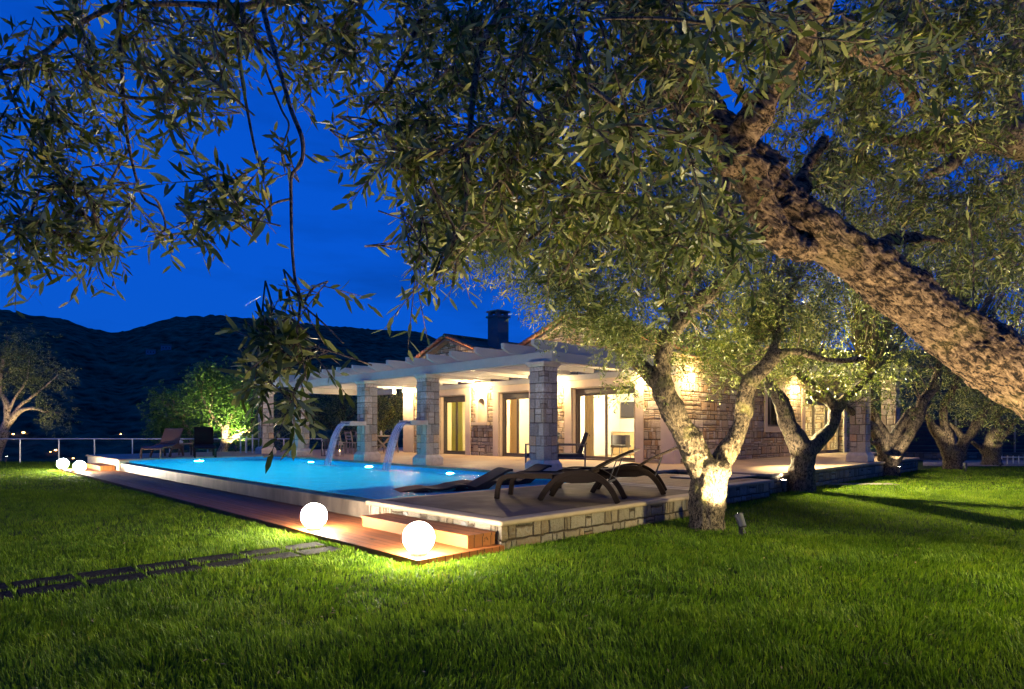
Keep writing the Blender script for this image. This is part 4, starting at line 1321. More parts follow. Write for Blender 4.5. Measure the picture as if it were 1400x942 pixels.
# ------------------------------------------------------------------ armchairs by the doors
def armchair(loc, rz, label):
    t = thing('armchair', loc, label, 'armchair', 'metal framed armchairs on the terrace', rz)
    for s in (-1, 1):
        m = MB(); y = s * 0.31
        for p, q in (((-0.34, 0), (-0.34, 0.62)), ((0.34, 0), (0.34, 0.62)), ((-0.36, 0.62), (0.36, 0.62)), ((-0.32, 0.30), (0.32, 0.30))):
            m.bar((p[0], y, p[1]), (q[0], y, q[1]), 0.04, 0.04)
        m.bar((-0.34, y, 0.02), (0.34, y, 0.02), 0.035, 0.03)
        m.build('side_frame', M['chair_metal'], t)
    m = MB(); m.box(-0.31, 0.33, -0.288, 0.288, 0.30, 0.40); m.build('seat_cushion', M['dark_cushion'], t, bevel=0.025)
    m = MB(); m.prism([(-0.26, 0.41), (-0.14, 0.41), (-0.34, 0.93), (-0.43, 0.91)], 'y', -0.288, 0.288); m.build('back_cushion', M['dark_cushion'], t, bevel=0.02)
    m = MB()
    for k in range(3):
        zz = 0.45 + 0.2 * k; m.bar((-0.30 - 0.065 * k * 1.1, -0.3, zz), (-0.30 - 0.065 * k * 1.1, 0.3, zz), 0.02, 0.04)
    m.build('back_rail', M['chair_metal'], t)
M['chair_metal'] = plain('chair_metal', (0.15, 0.13, 0.11), 0.45, 0.1, 8)
M['dark_cushion'] = plain('dark_cushion', (0.07, 0.06, 0.05), 0.9, 0.15, 30)
pr = Gd(781, 642, 0.45); pl_ = Gd(741, 641, 0.45)
armchair((pr.x, pr.y, 0.451), R(130), 'dark armchair by the widest glass door, right of the nearest column')
armchair((pl_.x + 0.1, pl_.y + 0.1, 0.451), R(120), 'dark armchair half hidden behind the nearest stone column, by the middle door')

# ------------------------------------------------------------------ dining set under the pergola
tp = Vector((14.2, 23.2, 0.45))
t = thing('dining_table', tp, 'grey wooden dining table with crossed legs under the pergola', 'table', None, R(90))
m = MB(); m.box(-0.95, 0.95, -0.45, 0.45, 0.70, 0.75); m.build('table_top', M['grey_wood'], t, bevel=0.006)
for s in (-1, 1):
    m = MB(); m.bar((s * 0.7, -0.36, 0.0), (s * 0.7, 0.36, 0.699), 0.06, 0.06); m.bar((s * 0.7 + 0.062, 0.36, 0.0), (s * 0.7 + 0.062, -0.36, 0.699), 0.06, 0.06); m.build('crossed_leg', M['grey_wood'], t)
m = MB(); m.bar((-0.7, 0, 0.34), (0.7, 0, 0.34), 0.05, 0.06); m.build('stretcher', M['grey_wood'], t)
def dchair(x, y, rz, label):
    t = thing('dining_chair', (x, y, 0.451), label, 'dining chair', 'grey slat backed dining chairs', rz)
    m = MB(); m.box(-0.22, 0.22, -0.22, 0.22, 0.43, 0.465); m.build('seat', M['grey_wood'], t, bevel=0.006)
    for sx in (-1, 1):
        for sy in (-1, 1):
            m = MB()
            if sx < 0:
                m.bar((-0.26, sy * 0.2, 0), (-0.2, sy * 0.2, 0.43), 0.04, 0.045); m.bar((-0.2, sy * 0.2, 0.43), (-0.30, sy * 0.2, 0.92), 0.04, 0.045)
            else:
                m.bar((0.2, sy * 0.2, 0), (0.2, sy * 0.2, 0.43), 0.04, 0.04)
            m.build('leg', M['grey_wood'], t)
    m = MB()
    for zz in (0.60, 0.72, 0.86):
        xx = -0.2 - 0.1 * (zz - 0.43) / 0.49; m.bar((xx, -0.2, zz), (xx, 0.2, zz), 0.025, 0.075)
    m.build('back_slats', M['grey_wood'], t)
    m = MB(); m.bar((-0.2, -0.2, 0.22), (0.2, -0.2, 0.22), 0.03, 0.03); m.bar((-0.2, 0.2, 0.22), (0.2, 0.2, 0.22), 0.03, 0.03); m.build('stretcher', M['grey_wood'], t)
dchair(13.25, 24.1, R(0), 'grey slat backed dining chair, leftmost at the table')
dchair(13.3, 23.3, R(5), 'grey slat backed dining chair, in the middle of the pool side of the table')
dchair(13.3, 22.45, R(-3), 'grey slat backed dining chair on the pool side, partly behind the water stream')
dchair(15.05, 23.3, R(180), 'grey slat backed dining chair on the house side of the table')
m = MB(); m.lathe([(0.05, 0.0), (0.13, 0.015), (0.15, 0.09), (0.145, 0.092)], 18); o = m.build('bowl', M['cut_stone'], origin=(0, 0, 0), smooth=True); o.location = (14.15, 23.45, 1.201); tag(o, 'stoneware bowl on the dining table', 'bowl')
m = MB(); m.lathe([(0.05, 0.0), (0.055, 0.12), (0.03, 0.17), (0.03, 0.2)], 14); o = m.build('jug', M['pale_cloth'], origin=(0, 0, 0), smooth=True); o.location = (14.25, 22.75, 1.201); tag(o, 'pale jug on the dining table', 'jug')

# lanterns beside the fourth column
def lantern(x, y, mat, label, s=1.0, lit=False):
    t = thing('lantern', (x, y, 0.451), label, 'lantern', 'lanterns beside the stone column')
    m = MB()
    h, w = 0.46 * s, 0.11 * s
    m.box(-w - 0.015, w + 0.015, -w - 0.015, w + 0.015, 0, 0.03)
    for sx in (-1, 1):
        for sy in (-1, 1):
            m.box(sx * w - 0.012, sx * w + 0.012, sy * w - 0.012, sy * w + 0.012, 0.03, h)
    m.frustum(0, 0, h, h + 0.16 * s, w + 0.02, 0.03); m.build('lantern_frame', mat, t)
    m = MB(); m.tube([(-0.06, 0, h + 0.15), (-0.05, 0, h + 0.26 * s), (0.05, 0, h + 0.26 * s), (0.06, 0, h + 0.15)], 0.008, 6); m.build('handle', mat, t)
    m = MB(); m.lathe([(0.045, 0.031), (0.045, 0.17), (0.04, 0.172)], 12); c = m.build('candle', M['pale_cloth'], t)
    if lit:
        m = MB(); m.lathe([(0.004, 0.174), (0.018, 0.20), (0.003, 0.24)], 8); m.build('flame', EM['candle'], t)
lantern(11.35, 21.9, M['dark_metal'], 'tall dark metal lantern beside the fourth column', 1.15)
lantern(11.65, 21.45, M['grey_wood'], 'pale wooden lantern with a lit candle, right of the dark lantern', 0.92, True)

# ------------------------------------------------------------------ things inside the rooms
def curtain(y0, y1, x, mat, label, z1=2.75):
    n = int((y1 - y0) / 0.018) + 2
    V, Fs = [], []
    ph = random.random() * 6
    for i in range(n):
        y = y0 + (y1 - y0) * i / (n - 1)
        dx = 0.035 * math.sin(i * 0.85 + ph) + 0.012 * math.sin(i * 0.31 + ph)
        for z, q in ((0.48, 1.1), (1.5, 1.0), (z1, 0.7)):
            V.append((x + dx * q, y, z)); V.append((x + dx * q + 0.006, y, z))
    for i in range(n - 1):
        a, b = i * 6, i * 6 + 6
        for k in (0, 2):
            Fs += [(a + k, b + k, b + k + 2, a + k + 2), (a + k + 1, a + k + 3, b + k + 3, b + k + 1)]
        Fs += [(a, a + 1, b + 1, b), (a + 4, b + 4, b + 5, a + 5)]
    Fs += [(0, 2, 4, 5, 3, 1), tuple(6 * n - 6 + q for q in (1, 3, 5, 4, 2, 0))]
    m = MB(); m.add(V, Fs)
    o = m.build('curtain', mat, smooth=False, origin=(x, (y0 + y1) / 2, 0.48))
    tag(o, label, 'curtain', 'curtains behind the glass doors')
XC = FX + 0.55
curtain(13.3, 13.66, XC, M['cream_cloth'], 'cream curtain at the left of the widest glass door')
curtain(11.3, 11.65, XC, M['cream_cloth'], 'cream curtain at the right of the widest glass door')
curtain(16.85, 17.25, XC, M['cream_cloth'], 'cream curtain at the left of the middle glass door')
curtain(20.15, 20.85, XC, M['green_cloth'], 'yellow green curtain at the left of the far glass door')
curtain(19.3, 19.75, XC, M['green_cloth'], 'yellow green curtain at the right of the far glass door')
lamp('room_light', 'POINT', (18.2, 12.6, 2.9), 300, (1.0, 0.80, 0.52), None, 0.25)
lamp('room_light', 'POINT', (17.6, 16.6, 2.6), 105, (1.0, 0.72, 0.38), None, 0.25)
lamp('room_light', 'POINT', (17.8, 20.2, 2.7), 95, (1.0, 0.80, 0.36), None, 0.25)
lamp('room_light', 'POINT', (27.0, 11.8, 2.7), 230, (1.0, 0.82, 0.5), None, 0.25)
t = thing('television', (RB - 0.06, 14.55, 2.22), 'black flat television on the wall of the widest lit room', 'television')
m = MB(); m.box(-0.05, 0.0, -0.46, 0.46, -0.30, 0.30); m.build('casing', M['black_plastic'], t, bevel=0.01)
m = MB(); m.box(-0.054, -0.0505, -0.43, 0.43, -0.27, 0.27); m.build('screen', M['screen'], t)
t = thing('cabinet', (RB - 0.35, 13.7, 0.455), 'light wooden kitchen cabinet in the widest lit room', 'cabinet')
m = MB(); m.box(-0.3, 0.3, -1.3, 1.3, 0.0, 0.9); m.build('body', M['light_wood'], t)
m = MB(); m.box(-0.33, 0.32, -1.33, 1.33, 0.902, 0.945); m.build('worktop', M['pale_cloth'], t)
for k in range(4):
    m = MB(); m.box(-0.318, -0.302, -1.27 + 0.645 * k, -0.66 + 0.645 * k, 0.05, 0.86); d = m.build('cabinet_door', M['light_wood'], t)
t = thing('cooker_hood', (18.6, 11.85, 0.455), 'light wooden table in the widest lit room', 'table')
t.name = 'coffee_table'
m = MB(); m.box(-0.35, 0.35, -0.5, 0.5, 0.52, 0.57); m.build('table_top', M['light_wood'], t)
for sx in (-1, 1):
    for sy in (-1, 1):
        m = MB(); m.box(sx * 0.3 - 0.025, sx * 0.3 + 0.025, sy * 0.45 - 0.025, sy * 0.45 + 0.025, 0.0, 0.519); m.build('leg', M['light_wood'], t)
t = thing('tub_chair', (17.5, 12.95, 0.455), 'grey tub chair behind the widest glass door', 'chair')
m = MB(); m.box(-0.25, 0.25, -0.25, 0.25, 0.38, 0.47); m.build('seat', M['grey_cloth'], t, bevel=0.02)
m = MB()
pts = [(0.27 * math.cos(a), 0.29 * math.sin(a)) for a in np.linspace(-2.0, 2.0, 15)]
for i in range(14):
    m.prism([pts[i], pts[i + 1], (pts[i + 1][0] * 1.12, pts[i + 1][1] * 1.12), (pts[i][0] * 1.12, pts[i][1] * 1.12)], 'z', 0.38, 0.80)
m.build('backrest', M['grey_cloth'], t)
for sx in (-1, 1):
    for sy in (-1, 1):
        m = MB(); m.bar((sx * 0.24, sy * 0.24, 0), (sx * 0.18, sy * 0.18, 0.379), 0.025, 0.025); m.build('leg', M['grey_metal'], t)
t = thing('armchair', (18.0, 11.55, 0.455), 'pale upholstered armchair at the right inside the widest lit room', 'armchair')
m = MB(); m.box(-0.4, 0.4, -0.38, 0.38, 0.1, 0.42); m.build('seat', M['pale_cloth'], t, bevel=0.04)
m = MB(); m.box(0.2, 0.42, -0.38, 0.38, 0.421, 0.9); m.build('backrest', M['pale_cloth'], t, bevel=0.05)
def table_lamp(x, y, z, label, pw):
    t = thing('table_lamp', (x, y, z), label, 'table lamp', 'lit bedside lamps')
    m = MB(); m.lathe([(0.07, 0), (0.075, 0.01), (0.02, 0.03), (0.015, 0.2), (0.02, 0.22)], 14); m.build('lamp_base', M['grey_metal'], t, smooth=True)
    m = MB(); m.lathe([(0.13, 0.221), (0.10, 0.42), (0.09, 0.421)], 20); m.build('lamp_shade', EM['lamp_shade'], t, smooth=True)
    lamp('table_light', 'POINT', (x - 0.22, y, z + 0.38), pw, (1.0, 0.72, 0.36), t, 0.08)
def bedside(x, y, label):
    t = thing('bedside_table', (x, y, 0.455), label, 'bedside table')
    m = MB(); m.box(-0.22, 0.22, -0.25, 0.25, 0.32, 0.55); m.build('drawer_box', M['light_wood'], t)
    for s in (-1, 1):
        m = MB(); m.bar((-0.18, s * 0.22, 0), (0.18, s * 0.2, 0.319), 0.025, 0.025); m.bar((0.18, s * 0.22 + 0.03, 0), (-0.18, s * 0.2 + 0.03, 0.319), 0.025, 0.025); m.build('crossed_leg', M['grey_metal'], t)
bedside(18.9, 15.75, 'light wooden bedside table behind the middle glass door')
table_lamp(18.95, 15.75, 1.006, 'lit bedside lamp behind the middle glass door', 25)
t = thing('bed', (19.6, 17.0, 0.455), 'pale bed with a brown headboard behind the middle glass door', 'bed')
m = MB(); m.box(-0.95, 0.7, -0.75, 0.75, 0.1, 0.5); m.build('mattress', M['pale_cloth'], t, bevel=0.05)
m = MB(); m.box(0.70, 0.78, -1.5, 0.95, 0.0, 1.15); m.build('headboard', M['light_wood'], t)
t = thing('stool', (17.3, 20.3, 0.455), 'small dark stool behind the far glass door', 'stool')
m = MB(); m.box(-0.2, 0.2, -0.2, 0.2, 0.40, 0.45); m.build('seat', M['grey_wood'], t)
for sx in (-1, 1):
    for sy in (-1, 1):
        m = MB(); m.box(sx * 0.17 - 0.02, sx * 0.17 + 0.02, sy * 0.17 - 0.02, sy * 0.17 + 0.02, 0, 0.399); m.build('leg', M['grey_wood'], t)

# ------------------------------------------------------------------ fences, posts, right hand background
def fence(pts, label, h=1.04, z=0.0, rail_r=0.022):
    t = thing('railing', (pts[0][0], pts[0][1], z), label, 'railing')
    m = MB()
    m.tube([(p[0], p[1], z + h) for p in pts], rail_r, 8)
    m.build('handrail', M['rail_metal'], t, rel=True)
    pm = None
    for p in pts:
        if pm is None:
            m = MB(); m.box(-0.022, 0.022, -0.022, 0.022, 0.0, h - 0.01); pm = m.build('post', M['rail_metal'], t); o = pm
        else:
            o = pm.copy(); C.objects.link(o); o.parent = t
        o.location = (p[0] - t.location.x, p[1] - t.location.y, 0)
    m = MB()
    for a, b in zip(pts[:-1], pts[1:]):
        for q in (0.18, 0.36, 0.54, 0.72, 0.88):
            m.bar((a[0], a[1], z + h * q), (b[0], b[1], z + h * q), 0.004, 0.004)
    m.build('wire', M['dark_metal'], t, rel=True)
xs = [-186, -132, -78, -25, 27.5, 80.5, 129, 181, 232, 284, 336, 388, 440]
fence([tuple(P(x, 600, 27.3))[:2] for x in xs], 'thin metal post and rail fence along the left lawn edge')
for k, x in enumerate((329.0, 337.0, 345.2)):
    p = P(x, 600, 26.6)
    m = MB(); m.tube([(0, 0, 0), (0, 0, 0.78 + (0.05 if k == 1 else 0))], 0.03, 10)
    tag(m.build('bollard', M['rail_metal'], origin=(0, 0, 0)), '%s pale metal post standing by the farthest stone column' % ('left slim', 'middle slim, tallest', 'right slim')[k], 'post', 'slim pale posts beyond the pool').location = (p.x, p.y, 0.45)

# dark slatted fence, low wall, pale edging behind the right-hand olives
t = thing('slatted_fence', P(1255, 587, 31.0).to_tuple()[:2] + (0.0,), 'dark slatted garden fence behind the right hand olive trees', 'fence')
a, b = P(1225, 587, 31.5), P(1800, 587, 30.5)
m = MB()
for k in range(9):
    z = 0.35 + 0.19 * k; m.bar((a.x, a.y, z), (b.x, b.y, z), 0.02, 0.165)
m.build('slats', plain('fence_slat', (0.035, 0.03, 0.025), 0.7, 0.2, 4), t, rel=True)
for k in range(8):
    p = a.lerp(b, k / 7); m = MB(); m.bar((p.x - 0.05, p.y - 0.06, 0), (p.x - 0.05, p.y - 0.06, 2.05), 0.07, 0.07); m.build('post', M['grey_metal'], t, rel=True)
a, b = P(1240, 587, 29.6), P(1800, 587, 28.8)
m = MB(); m.bar((a.x, a.y, 0.18), (b.x, b.y, 0.18), 0.25, 0.40)
tag(m.build('retaining_wall', M['edge_stone'], origin=a.to_tuple()[:2] + (0,)), 'low stone retaining wall along the gravel bed', 'wall')
t = thing('edging_fence', P(1362, 587, 26.0).to_tuple()[:2] + (0.0,), 'low pale slatted edging behind the farthest right olive trunk', 'edging fence')
a, b = P(1362, 587, 26.2), P(1480, 587, 25.6)
m = MB()
for k in range(16):
    p = a.lerp(b, k / 15); m.box(p.x - 0.05, p.x + 0.05, p.y - 0.015, p.y + 0.015, 0.02, 0.36)
m.build('slats', M['cut_stone'], t, rel=True)
m = MB(); m.bar((a.x + 0.03, a.y + 0.05, 0.30), (b.x + 0.03, b.y + 0.05, 0.30), 0.03, 0.06); m.build('rail', M['cut_stone'], t, rel=True)

# far hillside houses, lights, mast
def hill_pt(px, py):
    """meet the terrain along the ray of that pixel"""
    ob = bpy.data.objects['hills']
    bpy.context.view_layer.update()
    d = (P(px, py, 100) - Vector((0, 0, CH))).normalized()
    ok, loc, nrm, idx = ob.ray_cast(Vector((0, 0, CH)) + d * 40, d)
    return loc if ok else P(px, py, 900)
white = plain('white_house_wall', (0.16, 0.17, 0.18), 0.8, 0.05, 0.1)
for px, py, s, lab in ((206, 484, 1.0, 'small pale house on the dark hillside, lower left one'), (227, 478, 1.1, 'small pale house on the dark hillside, upper right one')):
    p = hill_pt(px, py)
    t = thing('hillside_house', p, lab, 'house', 'pale houses on the far hillside', R(-35 + 20 * s))
    m = MB(); m.box(-7 * s, 7 * s, -5, 5, -3, 6.0 * s); m.build('wall', white, t)
    m = MB(); m.prism([(-5.5, 6.0 * s), (5.5, 6.0 * s), (0, 8.6 * s)], 'x', -7.5 * s, 7.5 * s); m.build('roof', M['roof_tile'], t)
    m = MB()
    for k in (-1, 0, 1):
        m.box(k * 4 * s - 0.8, k * 4 * s + 0.8, -5.06, -5.002, 1.5, 3.6)
    m.build('windows', M['screen'], t)
for px, py, s, lab in ((32, 592, 0.35, 'orange street lamp left of the valley lights'), (18, 594, 0.25, 'faint orange street lamp, leftmost in the valley'), (76, 616, 0.3, 'orange street lamp behind the railing post'),
                       (69, 618, 0.16, 'tiny orange street lamp left of the lit one by the railing post'), (100, 627, 0.22, 'tiny orange street lamp above the far globe lamps'), (165, 594, 0.18, 'tiny pale street lamp in the dark valley')):
    p = hill_pt(px, py)
    D = SA * p.x + CA * p.y
    r = s * 5.0 * D / F
    t = thing('street_lamp', p - Vector((0, 0, r * 4)), lab, 'street lamp', 'far lamps in the valley')
    m = MB(); m.tube([(0, 0, 0), (0, 0, r * 4)], r * 0.12, 6); m.build('pole', M['dark_metal'], t)
    m = MB(); m.lathe([(0.05 * r, -r * 0.6), (r, -r * 0.2), (r, r * 0.2), (0.05 * r, r * 0.6)], 10, (0, 0, r * 4.4)); m.build('lantern', EM['town'], t)
p = hill_pt(583, 462)
m = MB(); D = SA * p.x + CA * p.y; m.tube([(0, 0, -5), (0, 0, 12 * D / F)], [0.9, 0.3], 6)
tag(m.build('radio_mast', M['dark_metal'], origin=(0, 0, 0)), 'thin radio mast on the far ridge', 'mast').location = p

# ------------------------------------------------------------------ garden spotlights
def spotlight(loc, target, label, pw, size=75, col=SPOT, rz=0.0, light_col=None):
    loc = Vector(loc)
    t = thing('garden_spotlight', loc, label, 'spotlight', 'ground spotlights at the foot of the olive trees')
    d = (Vector(target) - (loc + Vector((0, 0, 0.2)))).normalized()
    c = Vector((0, 0, 0.20))
    m = MB(); m.lathe([(0.012, -0.1), (0.03, 0.0), (0.03, 0.12), (0.02, 0.13)], 10); m.build('stake', M['black_plastic'], t)
    m = MB(); m.tube([c - d * 0.09, c - d * 0.085, c + d * 0.085, c + d * 0.1], [0.035, 0.05, 0.058, 0.066], 18)
    m.build('housing', M['lamp_metal'], t, smooth=False)
    m = MB(); m.tube([c + d * 0.1005, c + d * 0.104], 0.055, 18); m.build('lens', EM['spot_lens'], t)
    m = MB(); m.tube([c - d * 0.08, c - d * 0.13 + Vector((0.03, 0, -0.04)), Vector((0.05, 0.02, 0.05)), Vector((0.07, 0.03, 0.0))], 0.006, 6, sub=4); m.build('cable', M['grey_metal'], t)
    lamp('spot_light', 'SPOT', loc + c + d * 0.13, pw, col, t, 0.05, target=target, size=size, blend=0.6)

# ------------------------------------------------------------------ trees
def unit(v):
    return v / np.maximum(np.linalg.norm(v, axis=-1, keepdims=True), 1e-9)
def twig_leaves(base, dirs, lens, k, L, W, rng, droop=0.25, fine=False, spread=0.75, lvar=0.35):
    """leaves in loose pairs along curved twigs; returns vertices, loops, totals and the twig points"""
    n = len(base)
    t = np.linspace(0.12, 1.0, k)[None, :, None]
    down = np.array([0, 0, -1.0])
    dp = (droop * lens)[:, None, None] if hasattr(droop, '__len__') else droop * lens[:, None, None]
    pos = base[:, None] + dirs[:, None] * lens[:, None, None] * t + down * dp * t * t
    tan = unit(dirs[:, None] * lens[:, None, None] + down * 2 * dp * t)
    rnd = unit(rng.normal(size=(n, 1, 3)))
    side = unit(np.cross(tan, rnd + 0 * tan))
    up = np.cross(tan, side)
    alt = (np.arange(k) % 2)[None, :, None] * np.pi + ((np.arange(k) // 2) % 2)[None, :, None] * (np.pi / 2) + rng.normal(size=(n, k, 1)) * 0.45
    perp = side * np.cos(alt) + up * np.sin(alt)
    ld = unit(tan * 0.75 + perp * spread + rng.normal(size=(n, k, 3)) * 0.18)
    ln = unit(np.cross(ld, unit(rng.normal(size=(n, k, 3)) * 0.8 + np.cross(ld, tan) + 0.01)))
    l = L * (1 - lvar + 2 * lvar * rng.random((n, k, 1))) * (1.0 - 0.25 * t * t)
    w = W * (0.8 + 0.4 * rng.random((n, k, 1)))
    pos, ld, ln, l, w = (a.reshape(-1, a.shape[-1]) for a in (pos, ld, ln, l, w))
    sd = np.cross(ld, ln)
    m = len(pos)
    if fine:
        cv = l * (0.02 + 0.16 * rng.random((m, 1)))
        V = np.stack([pos, pos + ld * l * 0.28 + sd * w * 0.43 - ln * cv * 0.10, pos + ld * l * 0.28 - sd * w * 0.43 - ln * cv * 0.10,
                      pos + ld * l * 0.68 + sd * w * 0.42 - ln * cv * 0.45, pos + ld * l * 0.68 - sd * w * 0.42 - ln * cv * 0.45, pos + ld * l - ln * cv], 1)
        b = 6 * np.arange(m)[:, None]
        Lp = (b + np.array([0, 2, 1, 1, 2, 4, 3, 3, 4, 5])).ravel()
        T = np.tile([3, 4, 3], m)
    else:
        V = np.stack([pos, pos + ld * l * 0.5 + sd * w * 0.5, pos + ld * l, pos + ld * l * 0.5 - sd * w * 0.5], 1)
        Lp = (4 * np.arange(m)[:, None] + np.array([0, 3, 2, 1])).ravel()
        T = np.full(m, 4)
    return V.reshape(-1, 3), Lp, T

def limb_pts(limb, sub=8):
    pts = [P(a, b, d) for a, b, d, w in limb]
    rad = [w * d / F / 2 for a, b, d, w in limb]
    return smooth_path(pts, rad, sub)

def make_tree(label, limbs, crown, leaf=(0.07, 0.015), bark='bark', leafm='olive_leaf', group=None, name='olive_tree', cat='olive tree', voxel=0.03,
              twigs=(7, 0.26, 9), sig=0.16, rough=0.02, seed=1, nside=12, fine=False, links=True, dens=2.0):
    rng = np.random.default_rng(seed)
    base = P(*limbs[0][0][:3])
    t = thing(name, base, label, cat, group)
    m = MB()
    allp = []
    for lb in limbs:
        pts, rad = limb_pts(lb)
        rad = [r * (1 + 0.06 * math.sin(i * 0.37 + seed) + 0.03 * math.sin(i * 0.8)) for i, r in enumerate(rad)]
        m.tube(pts, rad, nside)
        allp += [(p, r) for p, r in zip(pts, rad)]
    tr = m.build('trunk', M[bark], t, rel=True, smooth=True)
    if voxel:
        md = tr.modifiers.new('join', 'REMESH'); md.mode = 'VOXEL'; md.voxel_size = voxel; md.use_smooth_shade = True
        md = tr.modifiers.new('soften', 'SMOOTH'); md.factor = 0.5; md.iterations = 3
        for nm, sz, stn in (('lumps', 0.30, rough * 2.0), ('bark', 0.09, rough * 0.8)):
            tx = bpy.data.textures.new(nm, 'CLOUDS'); tx.noise_scale = sz; tx.noise_depth = 3
            md = tr.modifiers.new(nm, 'DISPLACE'); md.texture = tx; md.strength = stn; md.mid_level = 0.5; md.texture_coords = 'LOCAL'
    A = np.array([p for p, r in allp]); 
    Vs, Ls, Ts, off = [], [], [], 0
    bm_ = MB()
    for (px, py, D, rx, ry, nsub) in crown:
        nsub = int(nsub * dens)
        c = np.array(P(px, py, D)); ax, az = rx * D / F, ry * D / F
        ay = (ax + az) * 0.45
        u = unit(rng.normal(size=(nsub, 3))) * (rng.random((nsub, 1)) ** 0.42)
        off_ = u * np.array([1, 1, 1])
        right = np.array([CA, -SA, 0]); fw = np.array([SA, CA, 0])
        cen = c + off_[:, :1] * right * ax + off_[:, 1:2] * fw * ay + off_[:, 2:3] * np.array([0, 0, az])
        nt, tl, k = twigs
        if links:
            for q in cen[::2]:
                dd = ((A - q) ** 2).sum(1) + np.where(A[:, 2] > q[2] + 0.3, 2.0, 0)
                i = int(dd.argmin()); p0 = Vector(A[i]); q_ = Vector(q)
                mid = p0.lerp(q_, 0.5) + Vector((0, 0, 0.08 * (q_ - p0).length)) + Vector(rng.normal(size=3) * 0.05 * (q_ - p0).length)
                r0 = min(allp[i][1] * 0.35, 0.006 + 0.012 * (q_ - p0).length)
                bm_.tube([p0, mid, q_], [r0, r0 * 0.7, 0.004], 4, sub=3)
        bs = np.repeat(cen, nt, 0) + rng.normal(size=(nsub * nt, 3)) * sig
        dr = unit(rng.normal(size=(nsub * nt, 3)) + np.repeat(unit(cen - c), nt, 0) * 0.6 + np.array([0, 0, -0.1]))
        ln = tl * (0.6 + 0.8 * rng.random(nsub * nt))
        V, Lp, T = twig_leaves(bs, dr, ln, k, leaf[0], leaf[1], rng, 0.3, fine)
        Vs.append(V); Ls.append(Lp + off); Ts.append(T); off += len(V)
    if links and bm_.v:
        bm_.build('branches', M['twig'], t, rel=True)
    raw_mesh('crown', np.concatenate(Vs), np.concatenate(Ls), np.concatenate(Ts), M[leafm], t)
    return t

# middle olive with the uplight at its foot
GO = 'olive trees on the lawn'
make_tree('big forked olive tree brightly uplit from its foot, beside the lounger platform',
    [[(967, 728, 9.3, 53.3), (966, 700, 9.3, 48.2), (968, 672, 9.3, 48.2), (972, 645, 9.3, 56.8), (976, 628, 9.3, 43)],
     [(966, 672, 9.3, 37.8), (958, 640, 9.3, 39.6), (943, 606, 9.28, 36.1), (925, 571, 9.25, 34.4), (908, 537, 9.22, 31), (906, 503, 9.2, 24.1), (910, 470, 9.15, 23.2), (930, 440, 9.1, 22.4), (955, 412, 9.05, 19.8), (985, 390, 9.0, 17.2), (1000, 362, 8.95, 14.6), (1000, 325, 8.9, 10.3), (1010, 285, 8.8, 6.9)],
     [(914, 548, 9.25, 25.8), (893, 518, 9.3, 21.5), (874, 497, 9.35, 18.9), (850, 478, 9.4, 16.3), (822, 455, 9.5, 12.9), (805, 420, 9.5, 10.3), (760, 370, 9.5, 6.9), (715, 345, 9.5, 4.3)],
     [(928, 445, 9.1, 14.6), (910, 415, 9.3, 12), (905, 380, 9.4, 8.6), (880, 340, 9.5, 6)],
     [(976, 655, 9.3, 39.6), (990, 625, 9.3, 29.2), (1008, 594, 9.3, 23.2), (1016, 568, 9.3, 22.4), (1021, 532, 9.25, 21.5), (1040, 508, 9.2, 21.5), (1062, 486, 9.2, 17.2), (1092, 481, 9.15, 10.3), (1137, 493, 9.1, 6.9), (1185, 490, 9.0, 3.4)],
     [(1040, 508, 9.2, 13.8), (1060, 470, 9.3, 11.2), (1065, 430, 9.5, 8.6), (1090, 380, 9.6, 5.2)]],
    [(640, 325, 9.5, 75, 50, 22), (740, 320, 9.5, 110, 80, 46), (765, 400, 9.3, 48, 40, 16), (815, 428, 9.2, 60, 42, 20), (850, 355, 9.4, 110, 85, 52), (865, 458, 9.1, 50, 32, 11),
     (960, 340, 9.3, 110, 100, 52), (1040, 390, 9.6, 110, 100, 52), (960, 450, 9.9, 60, 55, 22), (1060, 460, 10.0, 80, 45, 26), (1000, 495, 10.3, 50, 30, 10), (870, 290, 9.5, 120, 70, 34),
     (848, 530, 8.9, 12, 24, 2), (630, 290, 9.4, 60, 50, 12), (960, 260, 9.6, 110, 60, 26), (760, 250, 9.7, 120, 50, 24)],
    leaf=(0.078, 0.0185), seed=3, group=GO, voxel=0.015, rough=0.040, twigs=(8, 0.25, 11), sig=0.14, dens=2.8)
b1 = Gd(1013, 733, 0)
spotlight((b1.x, b1.y, 0.0), P(968, 590, 9.35), 'grey garden spotlight at the foot of the brightly lit forked olive', 190, 105, (1.0, 0.76, 0.40))

b1 = P(966, 600, 10.05)
spotlight((b1.x, b1.y, 0.0), P(850, 330, 9.6), 'added fill spotlight hidden behind the trunk of the brightly lit forked olive', 190, 120)  # second lamp added out of sight to brighten this crown

